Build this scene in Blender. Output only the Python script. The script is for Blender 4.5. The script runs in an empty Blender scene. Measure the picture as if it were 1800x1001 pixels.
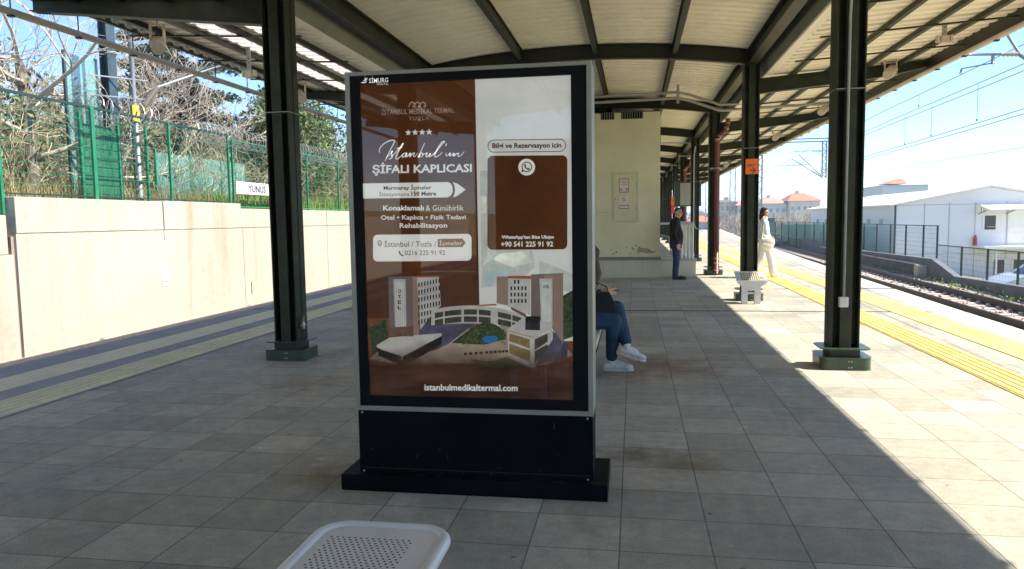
import bpy, math, random
from mathutils import Vector, Matrix, noise as mnoise
rnd = random.Random(7)
S = bpy.context.scene
COL = S.collection
R = math.radians

# ------------------------------------------------------------------ camera, sky, sun, exposure
CAM_H = 1.52
YAW, PITCH, ROLL, FPX = 0.16397, 0.087157, -0.015189, 1303.75
fwd = Vector((-math.sin(YAW)*math.cos(PITCH), math.cos(YAW)*math.cos(PITCH), -math.sin(PITCH)))
r0 = Vector((math.cos(YAW), math.sin(YAW), 0)); u0 = r0.cross(fwd)
cr = r0*math.cos(ROLL)+u0*math.sin(ROLL); cu = -r0*math.sin(ROLL)+u0*math.cos(ROLL)
cd = bpy.data.cameras.new('camera'); cam = bpy.data.objects.new('camera', cd); COL.objects.link(cam)
cam.matrix_world = Matrix(((cr.x, cu.x, -fwd.x, 0), (cr.y, cu.y, -fwd.y, 0), (cr.z, cu.z, -fwd.z, CAM_H), (0, 0, 0, 1)))
cd.sensor_width = 36; cd.lens = 36*FPX/1800; cd.clip_start = .05; cd.clip_end = 3000
S.camera = cam

SUN_EL, SUN_AZ = R(48.9), R(91)          # azimuth measured from +Y towards +X
W = bpy.data.worlds.new('World'); S.world = W; W.use_nodes = True
nt = W.node_tree; bg = nt.nodes['Background']
sky = nt.nodes.new('ShaderNodeTexSky'); sky.sky_type = 'NISHITA'; sky.sun_disc = False
sky.sun_elevation = SUN_EL; sky.sun_rotation = SUN_AZ; sky.altitude = 50; sky.air_density = .9; sky.dust_density = .1; sky.ozone_density = 2.5
mxs = nt.nodes.new('ShaderNodeMix'); mxs.data_type = 'RGBA'; mxs.blend_type = 'MULTIPLY'; mxs.inputs[0].default_value = 1; mxs.inputs[7].default_value = (.80, .91, 1.03, 1)
nt.links.new(sky.outputs[0], mxs.inputs[6]); nt.links.new(mxs.outputs[2], bg.inputs[0]); bg.inputs[1].default_value = 0.066
sd = bpy.data.lights.new('sun', 'SUN'); sun = bpy.data.objects.new('sun', sd); COL.objects.link(sun)
sd.energy = 2.75; sd.angle = R(.53); sd.color = (1, .90, .74)
sv = Vector((math.sin(SUN_AZ)*math.cos(SUN_EL), math.cos(SUN_AZ)*math.cos(SUN_EL), math.sin(SUN_EL)))
sun.rotation_euler = sv.to_track_quat('Z', 'Y').to_euler(); sun.location = sv*60
S.view_settings.view_transform = 'Standard'; S.view_settings.look = 'None'
S.view_settings.exposure = 2.15; S.view_settings.gamma = 1
S.cycles.max_bounces = 10; S.cycles.diffuse_bounces = 6; S.cycles.transparent_max_bounces = 24

# ------------------------------------------------------------------ materials
MATS = {}
def mat(name, col, rough=.6, metal=0., var=.0, vscale=3., bump=0., bscale=40., col2=None, spec=None, stretch=None, trans=0.):
    if name in MATS: return MATS[name]
    m = bpy.data.materials.new(name); m.use_nodes = True; n = m.node_tree.nodes; l = m.node_tree.links
    b = n['Principled BSDF']; b.inputs['Base Color'].default_value = (*col, 1)
    b.inputs['Roughness'].default_value = rough; b.inputs['Metallic'].default_value = metal
    if spec is not None: b.inputs['Specular IOR Level'].default_value = spec
    if trans: b.inputs['Transmission Weight'].default_value = trans
    tc = n.new('ShaderNodeTexCoord'); src = tc.outputs['Object']
    if stretch:
        mp = n.new('ShaderNodeMapping'); mp.inputs['Scale'].default_value = stretch; l.new(src, mp.inputs[0]); src = mp.outputs[0]
    if var or col2:
        nz = n.new('ShaderNodeTexNoise'); nz.inputs['Scale'].default_value = vscale; nz.inputs['Detail'].default_value = 6; nz.inputs['Roughness'].default_value = .62
        l.new(src, nz.inputs['Vector'])
        c2 = col2 or tuple(max(0, c*(1-var)) for c in col); c1 = col if col2 else tuple(min(1, c*(1+var)) for c in col)
        rp = n.new('ShaderNodeValToRGB'); rp.color_ramp.elements[0].position = .35; rp.color_ramp.elements[1].position = .65
        rp.color_ramp.elements[0].color = (*c2, 1); rp.color_ramp.elements[1].color = (*c1, 1)
        l.new(nz.outputs[0], rp.inputs[0]); l.new(rp.outputs[0], b.inputs['Base Color'])
    if bump:
        nb = n.new('ShaderNodeTexNoise'); nb.inputs['Scale'].default_value = bscale; nb.inputs['Detail'].default_value = 4
        l.new(src, nb.inputs['Vector']); bp = n.new('ShaderNodeBump'); bp.inputs['Strength'].default_value = bump; bp.inputs['Distance'].default_value = .02
        l.new(nb.outputs[0], bp.inputs['Height']); l.new(bp.outputs[0], b.inputs['Normal'])
    MATS[name] = m
    return m

M_green = mat('green_steel', (.024, .029, .012), .5, 0, .35, 5, .12, 14, spec=.3)
M_greenbase = mat('green_base_paint', (.035, .060, .034), .35, 0, .3, 5, .06, 25)
M_girder = mat('dark_girder_steel', (.014, .016, .007), .5, 0, .3, 1.5)
M_gutter = mat('gutter_sheet', (.30, .31, .24), .5, 0, .1, 1.5)
M_deck = mat('roof_sheet', (.90, .86, .70), .55, 0, .07, .8)
M_conduit = mat('galvanised_conduit', (.38, .39, .36), .45, .4, .1, 8)
M_tube = mat('edge_tube_paint', (.62, .55, .43), .45, 0, .12, 3)
M_white = mat('white_paint', (.78, .78, .77), .5, 0, .05, 2)
M_cream = mat('cream_plaster', (.66, .62, .42), .8, 0, .08, 1.1, .15, 60)
M_black = mat('black_sheet', (.003, .0045, .006), .55, 0, .4, 3, .02, 12, spec=.08)
M_alu = mat('anodised_aluminium', (.30, .31, .27), .4, .35, .08, 4)
M_red = mat('brown_downpipe', (.15, .025, .016), .35, 0, .15, 4)
M_orange = mat('orange_sign', (.85, .17, .01), .5)
M_ink = mat('black_ink', (.012, .012, .012), .6)
M_rail = mat('rail_steel', (.018, .012, .010), .55, .3, .3, 6)
M_railtop = mat('rail_head', (.22, .2, .19), .35, .8)
M_sleeper = mat('sleeper_concrete', (.52, .46, .41), .85, 0, .2, 3, .2, 40)
M_yellow = mat('tactile_yellow', (.66, .50, .13), .75, 0, .14, 2.5, .1, 80, (.70, .57, .22))
M_yellow_shade = mat('tactile_yellow_shade', (.72, .67, .44), .75, 0, .1, 2.5, .1, 80, (.60, .565, .40))  # yellow of the left strips, paled and greyed in colour to look shaded
M_fence = mat('fence_green', (.018, .20, .105), .45, 0, .15, 4)
M_fenced = mat('fence_dark_green', (.012, .045, .040), .5)
M_wirem = mat('razor_wire_steel', (.55, .54, .50), .4, .7)
M_wire = mat('overhead_wire', (.10, .12, .15), .5, .3)
M_mast = mat('mast_galvanised', (.27, .30, .33), .5, .5, .12, 3)
M_mastd = mat('mast_blue_steel', (.05, .085, .11), .5, .2, .2, 3)
M_porc = mat('porcelain', (.33, .30, .25), .35)
M_yel = mat('yellow_plate', (.85, .65, .02), .5)
M_bark = mat('bark_grey', (.21, .185, .16), .9, 0, .35, 6, .3, 30)
M_twig = mat('twig_pale', (.50, .44, .38), .9, 0, .3, 1.5)
M_barkd = mat('bark_dark', (.055, .045, .035), .9, 0, .35, 6, .3, 30)
M_leaf = mat('leaf_green', (.10, .15, .035), .6, 0, .3, 1.2, 0, 40, (.045, .08, .02))
M_leafd = mat('cedar_needles', (.10, .14, .065), .7, 0, .3, 1.5, 0, 40, (.03, .05, .025))
M_leafy = mat('cypress_foliage', (.20, .22, .05), .7, 0, .3, 1.5, 0, 40, (.09, .12, .03))
M_scrub = mat('scrub_foliage', (.22, .19, .10), .8, 0, .3, .7, 0, 40, (.12, .12, .055))
M_dry = mat('dry_reed', (.34, .28, .15), .9, 0, .3, 1.0, 0, 40, (.20, .18, .085))
M_grass = mat('fresh_grass', (.17, .30, .045), .8, 0, .3, 1.0)
M_conc = mat('grey_concrete', (.11, .125, .15), .85, 0, .2, 1.2, .2, 30)
M_win = mat('dark_window', (.015, .02, .022), .12)
M_winb = mat('pale_window', (.20, .27, .33), .2)
M_tile = mat('roof_tile', (.45, .17, .09), .8, 0, .2, .4)
M_skin = mat('skin', (.52, .30, .21), .55, 0, .08, 6)
M_hairb = mat('brown_hair', (.085, .042, .022), .5, 0, .4, 14, .5, 90, None, None, (6, 6, .6))
M_hairk = mat('dark_hair', (.012, .010, .009), .5, 0, .3, 20, .4, 90)
M_jean = mat('blue_denim', (.012, .040, .090), .85, 0, .35, 7, .3, 60)
M_jean2 = mat('indigo_denim', (.025, .037, .085), .85, 0, .4, 7, .3, 60)
M_jack = mat('black_cloth', (.006, .006, .007), .9, 0, .3, 8, .3, 30)
M_whitec = mat('white_cloth', (.74, .73, .72), .85, 0, .06, 6, .4, 18)
M_pale = mat('pale_blue_cloth', (.48, .60, .68), .85, 0, .12, 6, .4, 18, (.72, .76, .80))
M_bagw = mat('cream_leather', (.70, .66, .56), .5, 0, .1, 8)
M_bagk = mat('black_leather', (.012, .014, .014), .3, 0, .2, 8)
M_shoe = mat('white_trainer', (.68, .70, .70), .55, 0, .1, 12, .2, 60, (.45, .48, .48))
M_sole = mat('trainer_sole', (.6, .6, .58), .7)
M_benchw = mat('white_bench_paint', (.62, .63, .66), .32, 0, .06, 4)
M_hole = mat('hole_shadow', (.02, .02, .022), .9)
M_benchc = mat('bench_leg_concrete', (.60, .58, .56), .75, 0, .1, 5)
M_lip = mat('lip', (.34, .12, .10), .5)

def nodes(name):
    m = bpy.data.materials.new(name); m.use_nodes = True
    return m, m.node_tree.nodes, m.node_tree.links, m.node_tree.nodes['Principled BSDF']

def paving():
    m, n, l, b = nodes('platform_paving'); b.inputs['Roughness'].default_value = .82
    tc = n.new('ShaderNodeTexCoord'); mp = n.new('ShaderNodeMapping'); l.new(tc.outputs['Object'], mp.inputs[0])
    mp.inputs['Location'].default_value = (.065+.003, -3.315+.003, 0)
    br = n.new('ShaderNodeTexBrick'); br.offset = 0; br.squash = 1
    br.inputs['Color1'].default_value = (.32, .31, .27, 1); br.inputs['Color2'].default_value = (.45, .435, .385, 1)
    br.inputs['Mortar'].default_value = (.135, .125, .11, 1)
    br.inputs['Scale'].default_value = 1; br.inputs['Mortar Size'].default_value = .0038; br.inputs['Mortar Smooth'].default_value = .25
    br.inputs['Brick Width'].default_value = .42; br.inputs['Row Height'].default_value = .392
    l.new(mp.outputs[0], br.inputs['Vector'])
    # broad wear, brownish spills, pale scuffs and fine grit of the washed concrete
    def nz(scale, det, lo, hi, c0, c1, rgh=.6):
        t = n.new('ShaderNodeTexNoise'); t.inputs['Scale'].default_value = scale; t.inputs['Detail'].default_value = det; t.inputs['Roughness'].default_value = rgh
        l.new(tc.outputs['Object'], t.inputs['Vector']); r = n.new('ShaderNodeValToRGB')
        r.color_ramp.elements[0].position = lo; r.color_ramp.elements[1].position = hi
        r.color_ramp.elements[0].color = (*c0, 1); r.color_ramp.elements[1].color = (*c1, 1); l.new(t.outputs[0], r.inputs[0]); return r
    def mul(a, bb, f=1., t='MULTIPLY'):
        x = n.new('ShaderNodeMix'); x.data_type = 'RGBA'; x.blend_type = t; x.inputs[0].default_value = f
        l.new(a, x.inputs[6]); l.new(bb, x.inputs[7]); return x.outputs[2]
    fd = nz(.8, 6, .48, .60, (0, 0, 0), (1, 1, 1), .7); sxp = n.new('ShaderNodeSeparateXYZ'); l.new(tc.outputs['Object'], sxp.inputs[0])
    mrx = n.new('ShaderNodeMapRange'); mrx.inputs['From Min'].default_value = -1.5; mrx.inputs['From Max'].default_value = -3.6; mrx.inputs['To Min'].default_value = .12; mrx.inputs['To Max'].default_value = .92; l.new(sxp.outputs['X'], mrx.inputs['Value'])
    mfx = n.new('ShaderNodeMath'); mfx.operation = 'MULTIPLY'; l.new(fd.outputs[0], mfx.inputs[0]); l.new(mrx.outputs[0], mfx.inputs[1])
    pl = n.new('ShaderNodeMix'); pl.data_type = 'RGBA'; l.new(mfx.outputs[0], pl.inputs[0]); l.new(br.outputs[0], pl.inputs[6]); pl.inputs[7].default_value = (.345, .345, .325, 1)
    o = mul(pl.outputs[2], nz(.55, 8, .34, .66, (.72, .76, .79), (1.13, 1.10, 1.04), .72).outputs[0])
    o = mul(o, nz(1.9, 7, .56, .72, (1, 1, 1), (.84, .79, .72), .7).outputs[0])
    o = mul(o, nz(3.1, 9, .64, .76, (1, 1, 1), (1.34, 1.34, 1.32), .7).outputs[0])
    o = mul(o, nz(9, 8, .36, .66, (.80, .81, .82), (1.12, 1.11, 1.08), .75).outputs[0])
    vo = n.new('ShaderNodeTexVoronoi'); vo.inputs['Scale'].default_value = 1.7; l.new(tc.outputs['Object'], vo.inputs['Vector'])
    vr = n.new('ShaderNodeValToRGB'); vr.color_ramp.elements[0].position = .028; vr.color_ramp.elements[0].color = (1.45, 1.45, 1.42, 1); vr.color_ramp.elements[1].position = .045; vr.color_ramp.elements[1].color = (1, 1, 1, 1); l.new(vo.outputs['Distance'], vr.inputs[0]); o = mul(o, vr.outputs[0])
    vo = n.new('ShaderNodeTexVoronoi'); vo.inputs['Scale'].default_value = 2.9; l.new(tc.outputs['Object'], vo.inputs['Vector'])
    vr = n.new('ShaderNodeValToRGB'); vr.color_ramp.elements[0].position = .03; vr.color_ramp.elements[0].color = (.55, .53, .5, 1); vr.color_ramp.elements[1].position = .05; vr.color_ramp.elements[1].color = (1, 1, 1, 1); l.new(vo.outputs['Distance'], vr.inputs[0]); o = mul(o, vr.outputs[0])
    o = mul(o, nz(150, 2, .3, .7, (.70, .70, .70), (1.3, 1.3, 1.3)).outputs[0])
    for cx_, cy_, rad, colr in ((.30, 7.7, .85, (.62, .42, .30)), (-.02, 4.75, .24, (.45, .33, .26)), (.30, 4.55, .35, (.60, .48, .38)), (-.05, 7.1, .45, (.66, .50, .40)), (-1.85, 4.1, .35, (.62, .50, .36)), (-3.1, 6.5, .6, (.70, .62, .52)), (-.55, 3.65, .4, (1.28, 1.32, 1.30)), (-1.25, 3.72, .18, (1.4, 1.4, 1.4)), (.85, 6.0, .5, (1.1, 1.14, 1.2))):
        vm = n.new('ShaderNodeVectorMath'); vm.operation = 'DISTANCE'; vm.inputs[1].default_value = (cx_, cy_, 0); l.new(tc.outputs['Object'], vm.inputs[0])
        tn = n.new('ShaderNodeTexNoise'); tn.inputs['Scale'].default_value = 3.2/rad**.5; tn.inputs['Detail'].default_value = 8; tn.inputs['Roughness'].default_value = .72; l.new(tc.outputs['Object'], tn.inputs['Vector'])
        ma_ = n.new('ShaderNodeMath'); ma_.operation = 'MULTIPLY_ADD'; ma_.inputs[1].default_value = 2.4*rad; l.new(tn.outputs[0], ma_.inputs[0]); l.new(vm.outputs['Value'], ma_.inputs[2])
        mr = n.new('ShaderNodeMapRange'); mr.inputs['From Min'].default_value = rad*1.25; mr.inputs['From Max'].default_value = rad*2.1; mr.inputs['To Min'].default_value = .8; mr.inputs['To Max'].default_value = 0; l.new(ma_.outputs[0], mr.inputs['Value'])
        x = n.new('ShaderNodeMix'); x.data_type = 'RGBA'; x.blend_type = 'MULTIPLY'; x.inputs[7].default_value = (*colr, 1); l.new(mr.outputs[0], x.inputs[0]); l.new(o, x.inputs[6]); o = x.outputs[2]
    l.new(o, b.inputs['Base Color'])
    bp = n.new('ShaderNodeBump'); bp.inputs['Strength'].default_value = .35; bp.inputs['Distance'].default_value = .004; bp.invert = True
    l.new(br.outputs['Fac'], bp.inputs['Height'])
    t = n.new('ShaderNodeTexNoise'); t.inputs['Scale'].default_value = 160; l.new(tc.outputs['Object'], t.inputs['Vector'])
    b2 = n.new('ShaderNodeBump'); b2.inputs['Strength'].default_value = .25; b2.inputs['Distance'].default_value = .003
    l.new(t.outputs[0], b2.inputs['Height']); l.new(bp.outputs[0], b2.inputs['Normal']); l.new(b2.outputs[0], b.inputs['Normal'])
    return m
M_pave = paving()

def wallmat():
    # pale cast concrete with vertical brown run-off streaks, faint board marks
    m, n, l, b = nodes('retaining_concrete'); b.inputs['Roughness'].default_value = .9
    tc = n.new('ShaderNodeTexCoord')
    def layer(sc, scale, det, lo, hi, c0, c1):
        mp = n.new('ShaderNodeMapping'); mp.inputs['Scale'].default_value = sc; l.new(tc.outputs['Object'], mp.inputs[0])
        t = n.new('ShaderNodeTexNoise'); t.inputs['Scale'].default_value = scale; t.inputs['Detail'].default_value = det; l.new(mp.outputs[0], t.inputs['Vector'])
        r = n.new('ShaderNodeValToRGB'); r.color_ramp.elements[0].position = lo; r.color_ramp.elements[1].position = hi
        r.color_ramp.elements[0].color = (*c0, 1); r.color_ramp.elements[1].color = (*c1, 1); l.new(t.outputs[0], r.inputs[0]); return r.outputs[0]
    def mul(a, bb):
        x = n.new('ShaderNodeMix'); x.data_type = 'RGBA'; x.blend_type = 'MULTIPLY'; x.inputs[0].default_value = 1
        l.new(a, x.inputs[6]); l.new(bb, x.inputs[7]); return x.outputs[2]
    o = layer((1, 1, 1), .35, 5, .35, .65, (.41, .395, .35), (.46, .445, .40))
    o = mul(o, layer((1, 1, .10), .9, 7, .56, .74, (1, 1, 1), (.78, .69, .58)))
    o = mul(o, layer((1, 1, .05), 6.5, 5, .55, .78, (1, 1, 1), (.90, .85, .79)))
    o = mul(o, layer((1, 1, 1), 7, 7, .40, .72, (1.0, 1.0, 1.0), (.90, .89, .88)))
    l.new(o, b.inputs['Base Color'])
    t = n.new('ShaderNodeTexNoise'); t.inputs['Scale'].default_value = 12; t.inputs['Detail'].default_value = 6; l.new(tc.outputs['Object'], t.inputs['Vector'])
    bp = n.new('ShaderNodeBump'); bp.inputs['Strength'].default_value = .25; bp.inputs['Distance'].default_value = .02
    l.new(t.outputs[0], bp.inputs['Height']); l.new(bp.outputs[0], b.inputs['Normal'])
    return m
M_wall = wallmat()

def glassmat(name, ior, tint=(1, 1, 1)):
    m = bpy.data.materials.new(name); m.use_nodes = True; n = m.node_tree.nodes; l = m.node_tree.links
    n.remove(n['Principled BSDF']); out = n['Material Output']
    tr = n.new('ShaderNodeBsdfTransparent'); tr.inputs[0].default_value = (*tint, 1)
    gl = n.new('ShaderNodeBsdfGlossy'); gl.inputs['Roughness'].default_value = .015
    fr = n.new('ShaderNodeFresnel'); fr.inputs['IOR'].default_value = ior
    mx = n.new('ShaderNodeMixShader'); l.new(fr.outputs[0], mx.inputs[0]); l.new(tr.outputs[0], mx.inputs[1]); l.new(gl.outputs[0], mx.inputs[2])
    l.new(mx.outputs[0], out.inputs[0]); return m
M_glass = glassmat('display_glass', 1.48)

def netmat(name, col, cover):
    m = bpy.data.materials.new(name); m.use_nodes = True; n = m.node_tree.nodes; l = m.node_tree.links
    b = n['Principled BSDF']; b.inputs['Base Color'].default_value = (*col, 1); b.inputs['Roughness'].default_value = .7
    tr = n.new('ShaderNodeBsdfTransparent'); mx = n.new('ShaderNodeMixShader'); mx.inputs[0].default_value = cover
    l.new(tr.outputs[0], mx.inputs[1]); l.new(b.outputs[0], mx.inputs[2]); l.new(mx.outputs[0], n['Material Output'].inputs[0]); return m
M_net = netmat('green_shade_net', (.02, .17, .10), .62)
M_netp = netmat('pale_screen_net', (.16, .38, .36), .45)

def skylight():
    m = bpy.data.materials.new('translucent_sheet'); m.use_nodes = True; n = m.node_tree.nodes; l = m.node_tree.links
    b = n['Principled BSDF']; b.inputs['Base Color'].default_value = (.8, .78, .72, 1); b.inputs['Roughness'].default_value = .6
    t = n.new('ShaderNodeBsdfTranslucent'); t.inputs[0].default_value = (.75, .73, .68, 1); mx = n.new('ShaderNodeMixShader'); mx.inputs[0].default_value = .55
    l.new(b.outputs[0], mx.inputs[1]); l.new(t.outputs[0], mx.inputs[2]); l.new(mx.outputs[0], n['Material Output'].inputs[0]); return m
M_sky = skylight()

def patterned():
    m, n, l, b = nodes('black_white_print'); b.inputs['Roughness'].default_value = .9
    tc = n.new('ShaderNodeTexCoord'); v = n.new('ShaderNodeTexVoronoi'); v.inputs['Scale'].default_value = 55; l.new(tc.outputs['Object'], v.inputs['Vector'])
    r = n.new('ShaderNodeValToRGB'); r.color_ramp.interpolation = 'CONSTANT'; r.color_ramp.elements[0].color = (.55, .55, .55, 1)
    r.color_ramp.elements[1].position = .33; r.color_ramp.elements[1].color = (.012, .012, .015, 1); l.new(v.outputs['Distance'], r.inputs[0]); l.new(r.outputs[0], b.inputs['Base Color'])
    return m
M_print = patterned()

# ------------------------------------------------------------------ builders
def own_loc(p):
    v = Vector((0, 0, 0))
    while p is not None: v += p.location; p = p.parent
    return v
class MB:
    """collects faces in world coordinates, then links them as ONE mesh object"""
    def __init__(s): s.v = []; s.f = []; s.mi = []; s.m = 0
    def add(s, vs, fs):
        o = len(s.v); s.v += [tuple(p) for p in vs]
        for f in fs: s.f.append(tuple(i+o for i in f)); s.mi.append(s.m)
    def box(s, x0, x1, y0, y1, z0, z1):
        s.add([(x0, y0, z0), (x1, y0, z0), (x1, y1, z0), (x0, y1, z0), (x0, y0, z1), (x1, y0, z1), (x1, y1, z1), (x0, y1, z1)],
              [(0, 3, 2, 1), (4, 5, 6, 7), (0, 1, 5, 4), (1, 2, 6, 5), (2, 3, 7, 6), (3, 0, 4, 7)])
    def tube(s, pts, r, n=8, cap=True):
        pts = [Vector(p) for p in pts]; rs = r if isinstance(r, (list, tuple)) else [r]*len(pts); rings = []
        ref = None
        for i, p in enumerate(pts):
            d = (pts[min(i+1, len(pts)-1)]-pts[max(i-1, 0)]).normalized()
            if ref is None: ref = Vector((0, 0, 1)) if abs(d.z) < .9 else Vector((1, 0, 0))
            a = d.cross(ref)
            if a.length < 1e-5: a = d.orthogonal()
            a.normalize(); b2 = a.cross(d).normalized(); ref = b2
            rings.append([p+a*(math.cos(2*math.pi*k/n)*rs[i])+b2*(math.sin(2*math.pi*k/n)*rs[i]) for k in range(n)])
        vs = [q for rg in rings for q in rg]; fs = []
        for i in range(len(pts)-1):
            for k in range(n):
                k2 = (k+1) % n; fs.append((i*n+k, i*n+k2, (i+1)*n+k2, (i+1)*n+k))
        if cap: fs.append(tuple(range(n))); fs.append(tuple((len(pts)-1)*n+k for k in range(n-1, -1, -1)))
        s.add(vs, fs)
    def prism(s, poly, axis, a, b):
        """poly: 2-D points; axis: 0 x, 1 y, 2 z extrusion from a to b"""
        def P(u, v, w): return (w, u, v) if axis == 0 else ((u, w, v) if axis == 1 else (u, v, w))
        n = len(poly); vs = [P(u, v, a) for u, v in poly]+[P(u, v, b) for u, v in poly]
        s.add(vs, [tuple(range(n)), tuple(range(2*n-1, n-1, -1))]+[(i, (i+1) % n, n+(i+1) % n, n+i) for i in range(n)])
    def bar(s, p0, p1, w, h):
        """box bar between two points, w sideways, h upwards"""
        p0 = Vector(p0); p1 = Vector(p1); d = (p1-p0).normalized(); up = Vector((0, 0, 1)) if abs(d.z) < .95 else Vector((0, 1, 0))
        a = d.cross(up).normalized(); b2 = a.cross(d).normalized(); vs = []
        for p in (p0, p1):
            for sa, sb in ((-1, -1), (1, -1), (1, 1), (-1, 1)): vs.append(p+a*(sa*w/2)+b2*(sb*h/2))
        s.add(vs, [(0, 1, 2, 3), (7, 6, 5, 4), (0, 4, 5, 1), (1, 5, 6, 2), (2, 6, 7, 3), (3, 7, 4, 0)])
    def ell(s, c, rad, frame=None, n=14, m=9):
        c = Vector(c); ax = frame or (Vector((1, 0, 0)), Vector((0, 1, 0)), Vector((0, 0, 1))); vs = []
        vs.append(c+ax[2]*rad[2])
        for i in range(1, m):
            t = math.pi*i/m
            for k in range(n):
                f = 2*math.pi*k/n; vs.append(c+ax[0]*(rad[0]*math.sin(t)*math.cos(f))+ax[1]*(rad[1]*math.sin(t)*math.sin(f))+ax[2]*(rad[2]*math.cos(t)))
        vs.append(c-ax[2]*rad[2]); fs = []
        for k in range(n): fs.append((0, 1+k, 1+(k+1) % n))
        for i in range(m-2):
            for k in range(n): a = 1+i*n; fs.append((a+k, a+n+k, a+n+(k+1) % n, a+(k+1) % n))
        a = 1+(m-2)*n
        for k in range(n): fs.append((a+k, len(vs)-1, a+(k+1) % n))
        s.add(vs, fs)
    def cap(s, p0, r0_, p1, r1_, n=12):
        s.tube([p0, p1], [r0_, r1_], n); s.ell(p0, (r0_,)*3, None, n, 8); s.ell(p1, (r1_,)*3, None, n, 8)
    def build(s, name, m, parent=None, smooth=False, bevel=0):
        off = own_loc(parent) if parent else Vector((0, 0, 0))
        me = bpy.data.meshes.new(name); me.from_pydata([(x-off.x, y-off.y, z-off.z) for x, y, z in s.v], [], s.f)
        for k in (m if isinstance(m, (list, tuple)) else [m]): me.materials.append(k)
        if isinstance(m, (list, tuple)): me.polygons.foreach_set('material_index', s.mi)
        if smooth: me.polygons.foreach_set('use_smooth', [True]*len(me.polygons))
        me.update(); o = bpy.data.objects.new(name, me); COL.objects.link(o)
        if parent: o.parent = parent
        if bevel:
            bv = o.modifiers.new('bevel', 'BEVEL'); bv.width = bevel; bv.segments = 2; bv.limit_method = 'ANGLE'
        return o
def props(o, label=None, cat=None, group=None, kind=None):
    if label: o['label'] = label
    if cat: o['category'] = cat
    if group: o['group'] = group
    if kind: o['kind'] = kind
    return o
def thing(name, label, cat, loc=(0, 0, 0), group=None, kind=None):
    o = bpy.data.objects.new(name, None); COL.objects.link(o); o.location = loc; o.empty_display_size = .1
    return props(o, label, cat, group, kind)
def copy_tree(o, dloc, label=None):
    def rec(a, par):
        c = a.copy(); COL.objects.link(c); c.parent = par
        for ch in list(a.children): rec(ch, c)
        return c
    c = rec(o, o.parent); c.location = Vector(o.location)+Vector(dloc)
    if label: c['label'] = label
    return c
def remeshed(name, mb, m, voxel, parent, smooth=2):
    o = mb.build(name, m, parent)
    md = o.modifiers.new('r', 'REMESH'); md.mode = 'VOXEL'; md.voxel_size = voxel; md.use_smooth_shade = True
    if smooth: sm = o.modifiers.new('s', 'SMOOTH'); sm.factor = .5; sm.iterations = smooth
    bpy.context.view_layer.update()
    me = bpy.data.meshes.new_from_object(o.evaluated_get(bpy.context.evaluated_depsgraph_get()))
    o.modifiers.clear(); o.data = me; me.polygons.foreach_set('use_smooth', [True]*len(me.polygons)); me.update()
    return o
def text_into(mb, txt, x0, x1, z0, z1, put, bold=0., shear=0., sp=1., font_h=None):
    """letters of txt scaled into a box; put(u, v) -> 3-D point"""
    cv = bpy.data.curves.new('t', 'FONT'); cv.body = txt; cv.offset = bold; cv.shear = shear; cv.space_character = sp; cv.resolution_u = 2
    o = bpy.data.objects.new('t', cv); COL.objects.link(o); bpy.context.view_layer.update()
    me = bpy.data.meshes.new_from_object(o.evaluated_get(bpy.context.evaluated_depsgraph_get()))
    xs = [v.co.x for v in me.vertices]; ys = [v.co.y for v in me.vertices]
    bx0, bx1 = min(xs), max(xs); by0, by1 = (0, font_h) if font_h else (min(ys), max(ys))
    vs = [put(x0+(v.co.x-bx0)/(bx1-bx0)*(x1-x0), z0+(v.co.y-by0)/(by1-by0)*(z1-z0)) for v in me.vertices]
    mb.add(vs, [tuple(p.vertices) for p in me.polygons])
    COL.objects.unlink(o); bpy.data.objects.remove(o); bpy.data.curves.remove(cv); bpy.data.meshes.remove(me)
def lerp(tab, y):
    if y <= tab[0][0]: return tab[0][1]
    for (a, b), (c, d) in zip(tab, tab[1:]):
        if y <= c: return b+(d-b)*(y-a)/(c-a)
    (a, b), (c, d) = tab[-2:]; return d+(d-b)/(c-a)*(y-c)

# ------------------------------------------------------------------ the setting
EDGE = [(-42, 4.85), (8, 4.87), (10.4, 4.93), (12.6, 5.02), (18.7, 5.33), (25.4, 5.75), (60, 7.9), (110, 11.5)]
RAILA = [(-42, 6.9), (0, 7.24), (16.4, 7.80), (28.9, 8.22), (38.9, 8.83), (60, 9.75), (100, 11.1), (146, 12.1), (300, 12.5)]
LEDGE = -6.76
GZ = -.92                       # ballast level
XW = -11.2                      # face of the retaining wall
# ground: one sheet to the horizon, with the raised bank behind the wall on the left
def ground_z(x, y):
    if x < XW-.3: return 1.98 + .045*max(0, -x-12.5) + .25*mnoise.noise(Vector((x*.12, y*.12, 0)))*min(1, (-x-11.5)/4)
    if x < 12: return GZ-.02
    return GZ-.02-min(1.75, .16*(x-12)) + (.12*mnoise.noise(Vector((x*.05, y*.05, 3))) if x > 60 else 0)
gx = [-900, -300, -120, -70, -50, -40, -32, -26, -21, -17, -14, -12.5, -11.55, -11.45, 0, 8, 12, 14, 18, 23, 30, 45, 70, 110, 200, 500, 1200]
gy = [-120, -60, -30, -10, 0, 6, 12, 18, 24, 30, 36, 45, 60, 80, 110, 150, 220, 400, 900, 2500]
b = MB(); vs = [(x, y, ground_z(x, y)) for y in gy for x in gx]; n = len(gx)
b.add(vs, [(j*n+i, j*n+i+1, (j+1)*n+i+1, (j+1)*n+i) for j in range(len(gy)-1) for i in range(n-1)])
M_ground = mat('dry_ground', (.30, .26, .18), .95, 0, .25, .15, .3, 3, (.16, .19, .08))
props(b.build('ground', M_ground), 'dry earth and low grass spreading away on both sides of the line', kind='structure')
b = MB(); ys = [-42, 0, 10, 20, 30, 40, 60, 80, 110, 150, 300]
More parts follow.
